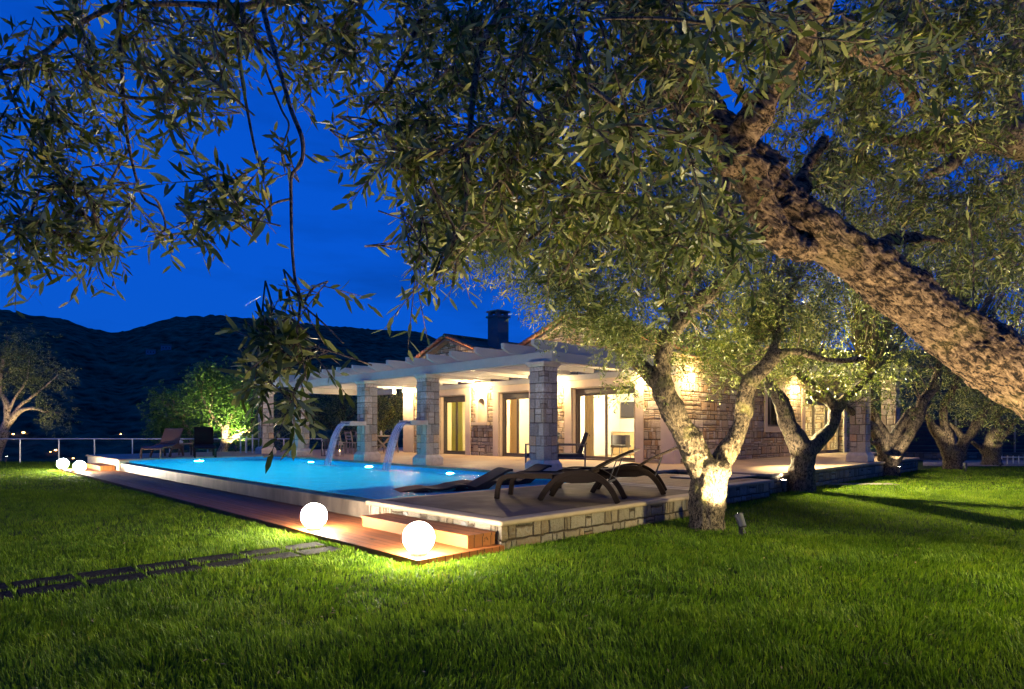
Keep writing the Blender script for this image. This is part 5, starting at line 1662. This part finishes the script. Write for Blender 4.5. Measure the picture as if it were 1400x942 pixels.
make_tree('second forked olive tree, dark trunk, in front of the side wall window',
    [[(1096, 676, 14.8, 40), (1096, 650, 14.8, 33), (1098, 630, 14.8, 34), (1102, 606, 14.8, 30)],
     [(1099, 628, 14.8, 27), (1090, 603, 14.8, 28), (1078, 580, 14.7, 25), (1068, 550, 14.6, 20), (1052, 524, 14.5, 15), (1046, 500, 14.5, 12), (1030, 470, 14.5, 8)],
     [(1091, 640, 14.8, 14), (1086, 612, 14.8, 11), (1084, 590, 14.8, 12)],
     [(1104, 620, 14.8, 22), (1122, 600, 14.8, 19), (1138, 582, 14.8, 17), (1144, 558, 14.8, 17), (1160, 540, 14.8, 12), (1190, 515, 14.8, 8)],
     [(1142, 560, 14.8, 15), (1128, 540, 14.7, 13), (1105, 522, 14.7, 11), (1085, 505, 14.6, 8)],
     [(1140, 553, 14.8, 12), (1120, 545, 14.9, 10), (1100, 534, 14.9, 7)]],
    [(1060, 455, 14.6, 75, 50, 26), (1140, 440, 14.6, 85, 60, 34), (1130, 500, 14.4, 55, 30, 14), (1190, 470, 14.8, 60, 50, 20), (1090, 390, 15, 100, 60, 30), (1155, 520, 14.3, 30, 16, 4), (1100, 495, 14.2, 25, 16, 3), (1180, 360, 15.2, 100, 70, 52), (1110, 300, 15.4, 90, 70, 38), (1240, 400, 15.0, 60, 50, 24), (1160, 240, 15.6, 100, 60, 30)],
    leaf=(0.095, 0.020), seed=5, group=GO, bark='bark_dark', voxel=0.035, rough=0.03, twigs=(7, 0.3, 9), sig=0.2)
b = Gd(1071, 674, 0); spotlight((b.x, b.y, 0), P(1075, 440, 14.8), 'lit garden spotlight left of the second olive trunk', 60, 75)
make_tree('third olive tree with a wide V of limbs, in front of the porch columns',
    [[(1214, 654, 19.9, 32), (1215, 638, 19.9, 27), (1216, 622, 19.9, 30)],
     [(1212, 632, 19.9, 20), (1205, 610, 19.9, 17), (1195, 590, 19.9, 14), (1180, 572, 19.8, 11), (1163, 562, 19.7, 9), (1140, 540, 19.5, 6)],
     [(1204, 608, 19.9, 10), (1194, 606, 19.8, 8), (1184, 601, 19.7, 7)],
     [(1214, 620, 19.9, 15), (1210, 594, 20, 13), (1196, 570, 20, 11), (1190, 545, 20, 9), (1195, 510, 20, 6)],
     [(1220, 628, 19.9, 20), (1235, 604, 19.9, 18), (1251, 576, 19.9, 17), (1262, 548, 19.9, 15), (1278, 526, 19.9, 14), (1284, 500, 19.9, 10), (1300, 470, 19.9, 7)],
     [(1217, 610, 20, 10), (1224, 590, 20, 10), (1238, 570, 20, 9), (1246, 556, 20, 7)]],
    [(1180, 500, 19.6, 60, 36, 20), (1230, 480, 19.8, 70, 46, 26), (1290, 465, 20, 70, 46, 24), (1205, 540, 19.3, 26, 14, 4), (1240, 420, 20, 110, 60, 34), (1160, 535, 19.2, 24, 14, 3), (1300, 360, 20.5, 110, 80, 60), (1230, 310, 20.5, 100, 70, 44), (1320, 270, 21, 100, 60, 34)],
    leaf=(0.12, 0.026), seed=8, group=GO, bark='bark_dark', voxel=0.045, rough=0.035, twigs=(7, 0.34, 8), sig=0.25)
b = Gd(1230, 652, 0); spotlight((b.x, b.y, 0), P(1232, 480, 20.2), 'lit garden spotlight right of the third olive trunk', 55, 75)
make_tree('fourth olive tree, several dark stems rising from one base beyond the gravel edge',
    [[(1302, 647, 22.8, 25), (1302, 632, 22.8, 22), (1303, 616, 22.8, 24)],
     [(1298, 628, 22.8, 14), (1288, 606, 22.8, 13), (1278, 592, 22.8, 11), (1270, 575, 22.6, 7)],
     [(1300, 622, 22.8, 15), (1296, 598, 22.8, 13), (1290, 574, 22.8, 11), (1291, 552, 22.8, 10), (1303, 535, 22.7, 9), (1309, 512, 22.7, 6)],
     [(1296, 596, 22.8, 9), (1278, 584, 22.7, 8), (1266, 566, 22.6, 6)],
     [(1311, 630, 22.8, 16), (1316, 608, 22.8, 14), (1328, 592, 22.8, 13), (1340, 572, 22.8, 12), (1350, 556, 22.8, 9), (1370, 545, 22.8, 6)],
     [(1318, 603, 22.8, 9), (1310, 590, 22.9, 8), (1298, 578, 22.9, 6)]],
    [(1310, 530, 22.6, 60, 30, 22), (1280, 505, 22.8, 60, 36, 20), (1350, 510, 23, 60, 36, 24), (1332, 562, 22.9, 36, 16, 5), (1268, 560, 22.5, 22, 14, 4), (1370, 420, 23.5, 80, 70, 48), (1390, 320, 23.5, 70, 70, 36)],
    leaf=(0.13, 0.028), seed=12, group=GO, bark='bark_dark', voxel=0.05, rough=0.035, twigs=(7, 0.36, 8), sig=0.27)
b = Gd(1320, 645, 0); spotlight((b.x, b.y, 0), P(1312, 520, 22.9), 'lit garden spotlight right of the fourth olive trunk', 55, 75)
make_tree('fifth olive tree, farthest right, pale lit limb, beside the slatted edging',
    [[(1356, 641, 25.6, 26), (1356, 622, 25.6, 22), (1357, 606, 25.6, 22)],
     [(1350, 622, 25.6, 11), (1340, 612, 25.6, 8), (1328, 604, 25.5, 6)],
     [(1352, 618, 25.5, 11), (1352, 600, 25.4, 11), (1358, 590, 25.4, 9), (1369, 584, 25.4, 6)],
     [(1361, 622, 25.6, 14), (1364, 600, 25.6, 12), (1366, 585, 25.6, 10), (1362, 565, 25.6, 8)],
     [(1364, 602, 25.6, 9), (1378, 590, 25.6, 7), (1390, 575, 25.6, 5)],
     [(1360, 568, 25.6, 7), (1372, 560, 25.6, 7), (1385, 562, 25.6, 6), (1400, 548, 25.6, 5)]],
    [(1365, 560, 25.5, 40, 26, 20), (1400, 545, 25.6, 50, 40, 24), (1345, 545, 26, 40, 26, 12), (1440, 530, 26, 60, 50, 20)],
    leaf=(0.14, 0.03), seed=14, group=GO, bark='bark', voxel=0.05, rough=0.035, twigs=(7, 0.38, 8), sig=0.28)
b = Gd(1368, 639, 0); spotlight((b.x, b.y, 0), P(1362, 540, 25.7), 'small garden spotlight at the foot of the fifth olive', 45, 80)

# left olive beyond the railing
make_tree('pale olive tree at the left edge beyond the railing, leaning right',
    [[(-12, 632, 29, 22), (-4, 610, 29, 18), (5, 588, 29, 15)],
     [(5, 588, 29, 11), (10, 570, 29, 9), (8, 550, 29, 7), (0, 530, 29, 5), (5, 490, 29, 4)],
     [(4, 590, 29, 10), (16, 574, 29, 8), (28, 562, 29, 6), (44, 558, 29, 5), (62, 563, 29, 3)],
     [(12, 576, 29, 6), (26, 556, 29, 5), (40, 545, 29, 4), (60, 530, 29, 3), (80, 512, 29, 2)],
     [(10, 568, 29, 5), (20, 545, 29, 4), (36, 520, 29, 3), (40, 490, 29, 2)]],
    [(12, 480, 29, 45, 40, 26), (38, 500, 29, 32, 26, 15), (-20, 500, 29, 50, 45, 18), (20, 522, 29, 40, 14, 8), (78, 518, 29, 16, 12, 5), (76, 568, 29, 17, 13, 8), (62, 536, 29, 20, 7, 3)],
    leaf=(0.13, 0.026), seed=21, group='olive trees beyond the garden', bark='pale_bark', voxel=0.04, rough=0.02, twigs=(8, 0.34, 9), sig=0.24)
b = P(8, 615, 27.6); spotlight((b.x, b.y, -0.05), P(40, 500, 29), 'garden spotlight behind the railing lighting the left olive', 100, 80)

# green tree behind the pool end
make_tree('bushy green leafed tree lit from below behind the two far loungers',
    [[(301, 640, 29.5, 15), (304, 620, 29.5, 13), (307, 605, 29.5, 11), (308, 588, 29.5, 10)],
     [(303, 622, 29.5, 9), (312, 605, 29.4, 8), (325, 595, 29.3, 7), (344, 588, 29.2, 5)],
     [(308, 590, 29.5, 7), (314, 572, 29.5, 6), (322, 560, 29.5, 5), (320, 535, 29.5, 3)],
     [(308, 588, 29.5, 6), (298, 578, 29.5, 5), (285, 560, 29.5, 4), (275, 540, 29.5, 3)],
     [(286, 635, 30, 8), (287, 600, 30, 7), (288, 570, 30, 5), (290, 540, 30, 3)],
     [(262, 635, 30.5, 7), (262, 600, 30.5, 6), (250, 575, 30.5, 4)]],
    [(240, 560, 30.5, 34, 32, 30), (285, 530, 30, 36, 26, 30), (310, 520, 30, 30, 22, 20), (255, 590, 30.5, 44, 22, 24), (300, 560, 30, 46, 30, 34), (335, 550, 29.5, 28, 36, 24), (340, 590, 29.5, 22, 22, 10),
     (225, 585, 30.5, 18, 24, 12), (280, 508, 30, 16, 10, 6), (320, 600, 30.5, 30, 20, 10), (222, 545, 30.5, 12, 8, 4)],
    leaf=(0.13, 0.06), seed=31, name='fruit_tree', cat='tree', bark='pale_bark', leafm='green_leaf', voxel=0.04, rough=0.015, twigs=(8, 0.3, 7), sig=0.22)
b = P(322, 632, 28.4); spotlight((b.x, b.y, 0.43), P(318, 560, 29.7), 'hidden garden spotlight by the trunk of the lit green tree', 330, 100, (1.0, 0.86, 0.42))
# olives beyond the dining corner
make_tree('olive tree beyond the pergola, its crown rising above the beam',
    [[(455, 640, 33, 14), (458, 610, 33, 12), (462, 590, 33, 10), (470, 560, 33, 7), (470, 520, 33, 4)], [(462, 590, 33, 7), (440, 570, 33, 5), (425, 550, 33, 3)], [(464, 582, 33, 6), (485, 565, 33, 5), (500, 550, 33, 3)]],
    [(468, 520, 33, 26, 22, 18), (440, 560, 33, 40, 30, 26), (480, 560, 33, 40, 34, 28), (400, 570, 33, 34, 36, 20), (430, 510, 33, 8, 10, 3), (495, 590, 32.6, 18, 18, 8), (370, 580, 33, 20, 40, 12)],
    leaf=(0.15, 0.03), seed=41, group='olive trees beyond the garden', voxel=0.05, rough=0.03, twigs=(8, 0.36, 8), sig=0.26)
make_tree('olive tree seen through the opening behind the dining chairs',
    [[(508, 640, 30.5, 14), (514, 610, 30.5, 12), (522, 585, 30.5, 10), (535, 565, 30.5, 8), (545, 545, 30.5, 5)], [(520, 590, 30.5, 8), (515, 565, 30.5, 6), (520, 545, 30.5, 4)]],
    [(535, 555, 30.3, 26, 18, 18), (520, 575, 30.3, 14, 16, 8), (548, 575, 30.3, 14, 18, 8), (545, 535, 30.5, 34, 16, 12)],
    leaf=(0.15, 0.03), seed=43, group='olive trees beyond the garden', voxel=0.05, rough=0.03, twigs=(8, 0.36, 8), sig=0.26)
b = P(512, 640, 29.2); spotlight((b.x, b.y, 0.0), P(525, 560, 30.6), 'garden spotlight under the olive behind the dining corner', 220, 100)
# shrub behind the porch columns
make_tree('lit green shrub between the two porch columns',
    [[(1208, 640, 25.5, 8), (1208, 615, 25.5, 6), (1206, 590, 25.5, 4)]],
    [(1208, 588, 25.5, 26, 30, 30), (1205, 560, 25.5, 22, 18, 14)],
    leaf=(0.11, 0.035), seed=51, name='shrub', cat='shrub', leafm='green_leaf', voxel=0, twigs=(8, 0.3, 7), sig=0.2)
# ------------------------------------------------------------------ the big foreground olive
def fg_tree():
    rng = np.random.default_rng(77)
    limbs = [
        [(1740, 1040, 3.0, 160), (1690, 880, 2.95, 120), (1590, 690, 2.9, 102), (1480, 578, 2.85, 90), (1400, 519, 2.8, 84), (1300, 451, 2.75, 76), (1240, 406, 2.7, 68), (1180, 360, 2.65, 62), (1125, 322, 2.6, 60), (1080, 286, 2.56, 58), (1050, 250, 2.55, 54), (1022, 212, 2.52, 50)],
        [(1110, 345, 2.54, 26), (1070, 330, 2.5, 38), (1048, 302, 2.47, 42), (1038, 268, 2.44, 40), (1026, 236, 2.42, 42), (1008, 214, 2.4, 46), (1018, 186, 2.38, 44), (1044, 138, 2.34, 40), (1070, 97, 2.3, 38), (1096, 46, 2.24, 38), (1124, -2, 2.18, 38), (1140, -60, 2.1, 34), (1155, -160, 1.95, 22), (1140, -260, 1.8, 8)],
        [(1010, 224, 2.4, 34), (990, 232, 2.38, 24), (972, 236, 2.37, 20)],
        [(1050, 250, 2.55, 70), (1005, 205, 2.55, 62), (965, 160, 2.55, 60), (925, 110, 2.5, 56), (890, 60, 2.4, 54), (868, 0, 2.3, 52), (860, -70, 2.2, 42), (845, -170, 2.05, 26), (815, -270, 1.9, 8)],
        [(1045, 165, 2.36, 18), (1010, 120, 2.3, 15), (960, 60, 2.2, 12), (900, -10, 2.1, 9)],
        [(1090, 270, 2.62, 22), (1104, 225, 2.7, 16), (1120, 205, 2.75, 13), (1128, 190, 2.8, 9)],
        [(1195, 345, 2.7, 18), (1215, 330, 2.85, 14), (1245, 325, 2.95, 11), (1290, 328, 3.05, 7)],
        [(1160, 60, 2.3, 14), (1200, 80, 2.5, 20), (1240, 110, 2.8, 16), (1252, 150, 2.9, 10)],
    ]
    base = P(*limbs[0][0][:3])
    t = thing('olive_tree', (base.x, base.y, 0), 'huge foreground olive tree, thick rough trunk leaning in from the right, branches overhead', 'olive tree', GO)
    m = MB()
    for lb in limbs:
        pts, rad = limb_pts(lb, 10)
        rad = [r * (1 + 0.04 * math.sin(i * 0.31) + 0.02 * math.sin(i * 0.83 + 1)) for i, r in enumerate(rad)]
        m.tube(pts, rad, 28)
    tr = m.build('trunk', M['bark_big'], t, rel=True, smooth=True)
    md = tr.modifiers.new('join', 'REMESH'); md.mode = 'VOXEL'; md.voxel_size = 0.0065; md.use_smooth_shade = True
    md = tr.modifiers.new('soften', 'SMOOTH'); md.factor = 0.5; md.iterations = 8
    for nm, sz, stn in (('lumps', 0.14, 0.045), ('bark', 0.045, 0.022), ('flakes', 0.018, 0.013)):
        tx = bpy.data.textures.new(nm, 'CLOUDS'); tx.noise_scale = sz; tx.noise_depth = 3
        md = tr.modifiers.new(nm, 'DISPLACE'); md.texture = tx; md.strength = stn; md.mid_level = 0.5; md.texture_coords = 'LOCAL'
    # branches: photo-traced thin limbs
    thin = [
        [(868, 0, 2.3, 20), (800, -20, 2.1, 16), (700, -10, 1.95, 13), (600, -30, 1.85, 11), (500, -15, 1.8, 10), (400, 0, 1.75, 9), (330, 8, 1.72, 8), (240, 5, 1.7, 7), (160, 10, 1.7, 7), (105, 35, 1.7, 6), (55, 75, 1.72, 6), (0, 95, 1.75, 5), (-60, 130, 1.8, 4)],
        [(330, 10, 1.7, 9), (335, 60, 1.65, 8), (300, 75, 1.62, 7), (250, 100, 1.6, 6), (225, 132, 1.58, 6), (195, 135, 1.58, 5), (160, 130, 1.6, 4)],
        [(355, -10, 1.5, 8), (368, 45, 1.45, 7), (384, 100, 1.4, 6), (398, 150, 1.37, 6), (413, 190, 1.35, 6), (412, 222, 1.35, 5), (399, 240, 1.35, 4.5), (398, 275, 1.35, 4.5), (399, 330, 1.35, 4.2), (403, 380, 1.34, 4), (410, 415, 1.33, 3.6), (405, 460, 1.33, 3), (395, 510, 1.33, 2.4)],
        [(397, 272, 1.35, 3.5), (375, 278, 1.33, 3), (360, 292, 1.32, 3), (345, 318, 1.31, 2.4)],
        [(345, 318, 1.31, 2.4), (320, 302, 1.3, 2.4), (285, 285, 1.3, 2), (255, 285, 1.3, 1.6)],
        [(410, 415, 1.33, 3), (440, 440, 1.33, 2.4), (470, 470, 1.33, 2)],
        [(404, 430, 1.33, 3), (375, 445, 1.32, 2.5), (345, 460, 1.32, 2)],
        [(325, 40, 1.6, 5), (328, 90, 1.55, 4), (338, 150, 1.52, 4), (350, 210, 1.5, 3.4), (362, 242, 1.5, 2.6), (340, 262, 1.5, 2.2), (320, 280, 1.5, 2)],
        [(160, 15, 1.7, 6), (165, 70, 1.66, 5), (170, 150, 1.62, 5), (178, 210, 1.6, 4), (195, 268, 1.58, 3.4), (218, 285, 1.57, 3), (226, 310, 1.56, 2.5), (215, 325, 1.56, 2)],
        [(178, 200, 1.6, 4), (150, 250, 1.62, 3.5), (120, 310, 1.63, 3), (70, 350, 1.64, 2.6)],
        [(0, 95, 1.75, 5), (40, 180, 1.7, 4), (90, 250, 1.66, 3.4), (120, 300, 1.65, 3)],
        [(345, 40, 1.45, 4), (365, 100, 1.43, 3.4), (385, 150, 1.42, 3), (395, 172, 1.42, 2.6), (385, 205, 1.42, 2.2), (390, 236, 1.42, 1.8)],
        [(700, -10, 1.95, 10), (660, 60, 1.8, 9), (645, 150, 1.7, 8), (640, 230, 1.62, 6), (635, 300, 1.58, 5), (620, 380, 1.55, 3.5)],
        [(640, 190, 1.65, 6), (600, 210, 1.6, 5), (560, 215, 1.56, 4), (520, 205, 1.55, 3)],
        [(800, -20, 2.1, 10), (790, 80, 2.0, 8), (760, 190, 1.9, 7), (730, 290, 1.85, 5), (700, 350, 1.8, 3)],
        [(925, 110, 2.5, 24), (880, 150, 2.2, 18), (840, 220, 2.0, 12), (800, 260, 1.9, 9), (760, 300, 1.85, 6), (720, 330, 1.8, 4)],
        [(1000, 210, 2.5, 16), (985, 290, 2.3, 10), (960, 350, 2.1, 7), (930, 400, 2.0, 4)],
        [(500, -15, 1.8, 8), (480, 50, 1.7, 6), (460, 90, 1.65, 4), (450, 110, 1.6, 3)],
        [(600, -30, 1.85, 8), (560, 60, 1.75, 6), (530, 120, 1.7, 5), (500, 150, 1.68, 3)],
        [(1640, 790, 2.95, 90), (1690, 620, 3.1, 78), (1680, 440, 3.3, 70), (1600, 290, 3.45, 64), (1490, 212, 3.5, 56), (1400, 190, 3.5, 52), (1345, 186, 3.5, 44), (1290, 192, 3.5, 34), (1240, 192, 3.5, 16), (1205, 190, 3.5, 8)],
        [(1390, 188, 3.5, 28), (1380, 130, 3.5, 26), (1388, 60, 3.5, 27), (1395, -40, 3.5, 25), (1405, -150, 3.4, 15), (1415, -240, 3.3, 5)],
        [(1330, 188, 3.5, 22), (1300, 225, 3.4, 18), (1268, 240, 3.3, 9)],
    ]
    mb = MB(); A = []
    for lb in thin:
        pts, rad = limb_pts(lb, 6)
        mb.tube(pts, rad, 8 if lb[0][3] < 20 else 16); A += pts
    for lb in limbs[1:]:
        pts, rad = limb_pts(lb, 4); A += pts
    A = np.array(A)
    # leafy sprays: (cx, cy, rx, ry, D0, D1, how many)
    regs = [
        (80, 55, 100, 70, 1.55, 1.9, 26), (220, 45, 110, 60, 1.5, 1.9, 26), (390, 35, 100, 55, 1.4, 1.8, 30), (50, 160, 70, 70, 1.55, 1.85, 18), (130, 190, 70, 70, 1.5, 1.75, 15), (60, 280, 70, 55, 1.5, 1.75, 18),
        (120, 300, 50, 45, 1.5, 1.7, 10), (45, 350, 45, 20, 1.5, 1.7, 7), (100, 325, 30, 20, 1.5, 1.65, 4), (255, 140, 60, 35, 1.45, 1.65, 10), (440, 80, 40, 40, 1.5, 1.8, 8), (280, 110, 40, 30, 1.4, 1.6, 7),
        (300, 262, 34, 28, 1.28, 1.36, 7), (275, 292, 16, 14, 1.28, 1.36, 3), (205, 322, 12, 8, 1.45, 1.6, 2), (190, 268, 10, 20, 1.5, 1.6, 2), (390, 200, 14, 12, 1.35, 1.42, 2), (340, 285, 16, 16, 1.28, 1.34, 3),
        (375, 470, 30, 34, 1.26, 1.36, 12), (370, 510, 26, 22, 1.26, 1.34, 6), (405, 555, 18, 16, 1.28, 1.36, 3), (430, 455, 22, 16, 1.3, 1.36, 3), (408, 425, 14, 12, 1.3, 1.35, 3),
        (560, 70, 100, 85, 1.5, 2.2, 46), (680, 70, 110, 85, 1.6, 2.4, 52), (800, 70, 100, 85, 1.6, 2.4, 50), (900, 60, 90, 85, 1.6, 2.3, 40), (540, 200, 50, 40, 1.45, 1.65, 12), (600, 210, 60, 60, 1.5, 1.9, 20), (680, 200, 90, 80, 1.6, 2.2, 36),
        (780, 200, 90, 80, 1.6, 2.3, 36), (870, 200, 80, 80, 1.7, 2.3, 30), (600, 300, 50, 40, 1.5, 1.8, 10), (610, 335, 28, 24, 1.45, 1.6, 6), (575, 370, 14, 16, 1.45, 1.55, 3), (690, 280, 80, 45, 1.6, 2.1, 20), (770, 310, 80, 60, 1.7, 2.2, 24), (850, 310, 70, 60, 1.8, 2.2, 18),
        (930, 290, 50, 70, 1.8, 2.2, 14), (920, 390, 40, 40, 1.8, 2.1, 6), 
        (1010, 60, 60, 70, 1.5, 2.0, 18), (1000, 30, 60, 40, 1.0, 1.3, 7), (860, 150, 60, 40, 1.1, 1.35, 6), (960, 210, 40, 60, 1.3, 1.7, 7), (985, 330, 40, 50, 1.5, 1.9, 7), (1230, 60, 60, 50, 1.2, 1.7, 9),
        (1200, 50, 90, 70, 2.6, 3.6, 44), (1320, 60, 90, 80, 2.6, 3.8, 50), (1130, 170, 80, 80, 3.0, 4.2, 36), (1230, 170, 80, 70, 2.9, 4.2, 36), (1330, 130, 80, 70, 2.7, 3.4, 30), (1180, 260, 90, 60, 3.2, 4.6, 40), (1300, 260, 90, 70, 3.6, 4.8, 46),
        (1380, 300, 60, 90, 3.0, 4.6, 36), (1330, 350, 70, 60, 3.4, 4.8, 28), (1250, 310, 60, 40, 3.2, 4.6, 16), (1150, 110, 60, 70, 2.7, 3.6, 20), (1080, 30, 50, 40, 2.6, 3.4, 10),
        (1120, -130, 260, 70, 1.9, 3.2, 26), (700, -110, 330, 50, 1.7, 2.3, 30), (1210, 400, 60, 36, 3.8, 5.0, 4), (1060, 110, 36, 60, 2.7, 3.6, 10), (1135, 225, 30, 26, 2.5, 2.8, 3), (1400, 400, 40, 60, 3.4, 4.6, 10),
    ]
    Vs, Ls, Ts, off = [], [], [], 0
    for cx, cy, rx, ry, D0, D1, n in regs:
        n = max(1, int(round(n * (0.72 if cx < 480 and not (330 < cx < 440 and cy > 400) else 0.5 if cx < 480 else 2.5 if cx > 1050 and D0 > 2.4 else 1.0))))
        r = np.sqrt(rng.random(n)); a = rng.random(n) * 2 * np.pi
        px, py = cx + rx * r * np.cos(a), cy + ry * r * np.sin(a)
        D = D0 + (D1 - D0) * rng.random(n)
        tip = np.array([P(x, y, d) for x, y, d in zip(px, py, D)])
        # the twig comes from the nearest branch and hangs a little at its end
        order = np.argsort([((A - q) ** 2).sum(1).min() for q in tip])
        for q in order:
            dd = ((A - tip[q]) ** 2).sum(1)
            dd = dd + np.where(A[:, 2] < tip[q, 2] - 0.05, 0.25, 0.0)
            p0 = A[int(dd.argmin())]
            v = tip[q] - p0
            Lh = np.linalg.norm(v)
            if Lh < 0.06:
                v = rng.normal(size=3) * 0.1 + np.array([0, 0, -0.06]); Lh = np.linalg.norm(v)
            d0 = unit(v + rng.normal(size=3) * 0.35 * Lh + np.array([0, 0, -0.1]) * Lh)
            ln = 0.15 + 0.12 * rng.random()
            st = tip[q] - d0 * ln * 0.5
            mid = (p0 + st) / 2 + rng.normal(size=3) * 0.06 * Lh + np.array([0, 0, 0.05 * Lh])
            en = st + d0 * ln + np.array([0, 0, -0.18 * ln])
            if Lh > 0.1:
                mb.tube([p0, mid, st], [0.0030 + 0.0015 * min(Lh, 1.0), 0.0026, 0.0020], 5, sub=4)
            mb.tube([st, st + d0 * ln * 0.5 + np.array([0, 0, -0.045 * ln]), en], [0.0020, 0.0014, 0.0008], 4, sub=2)
            A = np.vstack([A, np.array(mid)[None], st[None], (st + d0 * ln * 0.5)[None]])
            k = int(12 + 9 * rng.random())
            V, Lp, T = twig_leaves(st[None], d0[None], np.array([ln]), k, 0.043 + 0.014 * rng.random(), 0.0100, rng, 0.18, True, 0.85, 0.3)
            Vs.append(V); Ls.append(Lp + off); Ts.append(T); off += len(V)
            # two side shoots
            for s in range(2):
                f = rng.random() * 0.6
                d1 = unit(d0 + rng.normal(size=3) * 0.7)
                b1 = st + d0 * ln * f
                l1 = 0.07 + 0.08 * rng.random()
                mb.tube([b1, b1 + d1 * l1], [0.0014, 0.0007], 4)
                V, Lp, T = twig_leaves(b1[None], d1[None], np.array([l1]), int(6 + 5 * rng.random()), 0.042, 0.0094, rng, 0.15, True, 0.85, 0.3)
                Vs.append(V); Ls.append(Lp + off); Ts.append(T); off += len(V)
    mb.build('branches', M['twig_big'], t, rel=True, smooth=True)
    raw_mesh('crown', np.concatenate(Vs), np.concatenate(Ls), np.concatenate(Ts), M['olive_leaf'], t, smooth=True)
    # fresh upright shoots growing from the leaning trunk
    for j, (x0, y0, dd, hpx) in enumerate(((1330, 425, 2.78, 150), (1152, 308, 2.64, 110), (1235, 372, 2.7, 70))):
        p0 = P(x0, y0, dd); up = Vector((0.06, 0.03, hpx * dd / F))
        mm = MB(); mm.tube([p0, p0 + up * 0.5 + Vector((0.01, -0.01, 0)), p0 + up], [0.004, 0.003, 0.0012], 6, sub=4)
        sh = mm.build('shoot', M['twig_big'], t, rel=True)
        V, Lp, T = twig_leaves(np.array(p0)[None], np.array(up.normalized())[None], np.array([up.length]), 20, 0.055, 0.011, rng, 0.0, True, 0.9, 0.3)
        o = raw_mesh('shoot_leaves', V, Lp, T, M['olive_leaf'], None, origin=base * 0 + Vector((base.x, base.y, 0)), smooth=True)
        o.parent = sh; o.location = (0, 0, 0)
    return t
M['twig_big'] = bark('twig_big', (0.12, 0.085, 0.055), (0.26, 0.19, 0.12), (0.18, 0.13, 0.09), 3.0, 0.15, 0.5)
fg_tree()
# the spotlight at the foot of the foreground olive stands beyond the frame
r_, f_ = Vector((CA, -SA, 0)), Vector((SA, CA, 0))
b = r_ * 2.45 + f_ * 1.75
spotlight((b.x, b.y, 0.0), P(1150, 330, 2.65), 'garden spotlight at the foot of the huge foreground olive', 66, 115)
b = Gd(900, 1300, 0)
spotlight((b.x, b.y, 0.0), P(850, 150, 2.3), 'added fill spotlight in the grass beneath the middle of the foreground canopy', 16, 90)  # unseen lamp added to warm the middle leaves from below
b = r_ * 1.95 + f_ * 2.55
spotlight((b.x, b.y, 0.0), P(1250, 140, 3.4), 'added fill spotlight in the grass below the right side of the foreground canopy', 34, 100)  # another unseen lamp, added to brighten the upper right leaves
b = Gd(470, 1330, 0)
spotlight((b.x, b.y, 0.0), P(390, 440, 1.34), 'added fill spotlight in the grass below the low hanging olive sprig', 4.5, 70)  # weak unseen lamp added so the sprig catches some light
b = r_ * 9.5 + f_ * 4.5
t = thing('fill_post', (b.x, b.y, 0.0), 'added fill light on a slim post at the right side of the lawn', 'fill light')  # added out of frame as fill light for the lawn
m = MB(); m.tube([(0, 0, 0), (0, 0, 2.75)], 0.03, 10); m.build('post', M['dark_metal'], t)
aim = r_ * 0.3 + f_ * 7.2
d_ = (aim - Vector((b.x, b.y, 2.8))).normalized()
m = MB(); m.tube([Vector((0, 0, 2.8)) - d_ * 0.1, Vector((0, 0, 2.8)) + d_ * 0.06], 0.08, 14); m.build('lamp_head', M['grey_metal'], t)
m = MB(); m.tube([Vector((0, 0, 2.8)) + d_ * 0.061, Vector((0, 0, 2.8)) + d_ * 0.066], 0.07, 14); m.build('lens', EM['spot_lens'], t)
lamp('lawn_fill', 'SPOT', Vector((b.x, b.y, 2.8)) + d_ * 0.12, 1000, (1.0, 0.84, 0.36), t, 0.3, target=aim, size=64, blend=1.0)
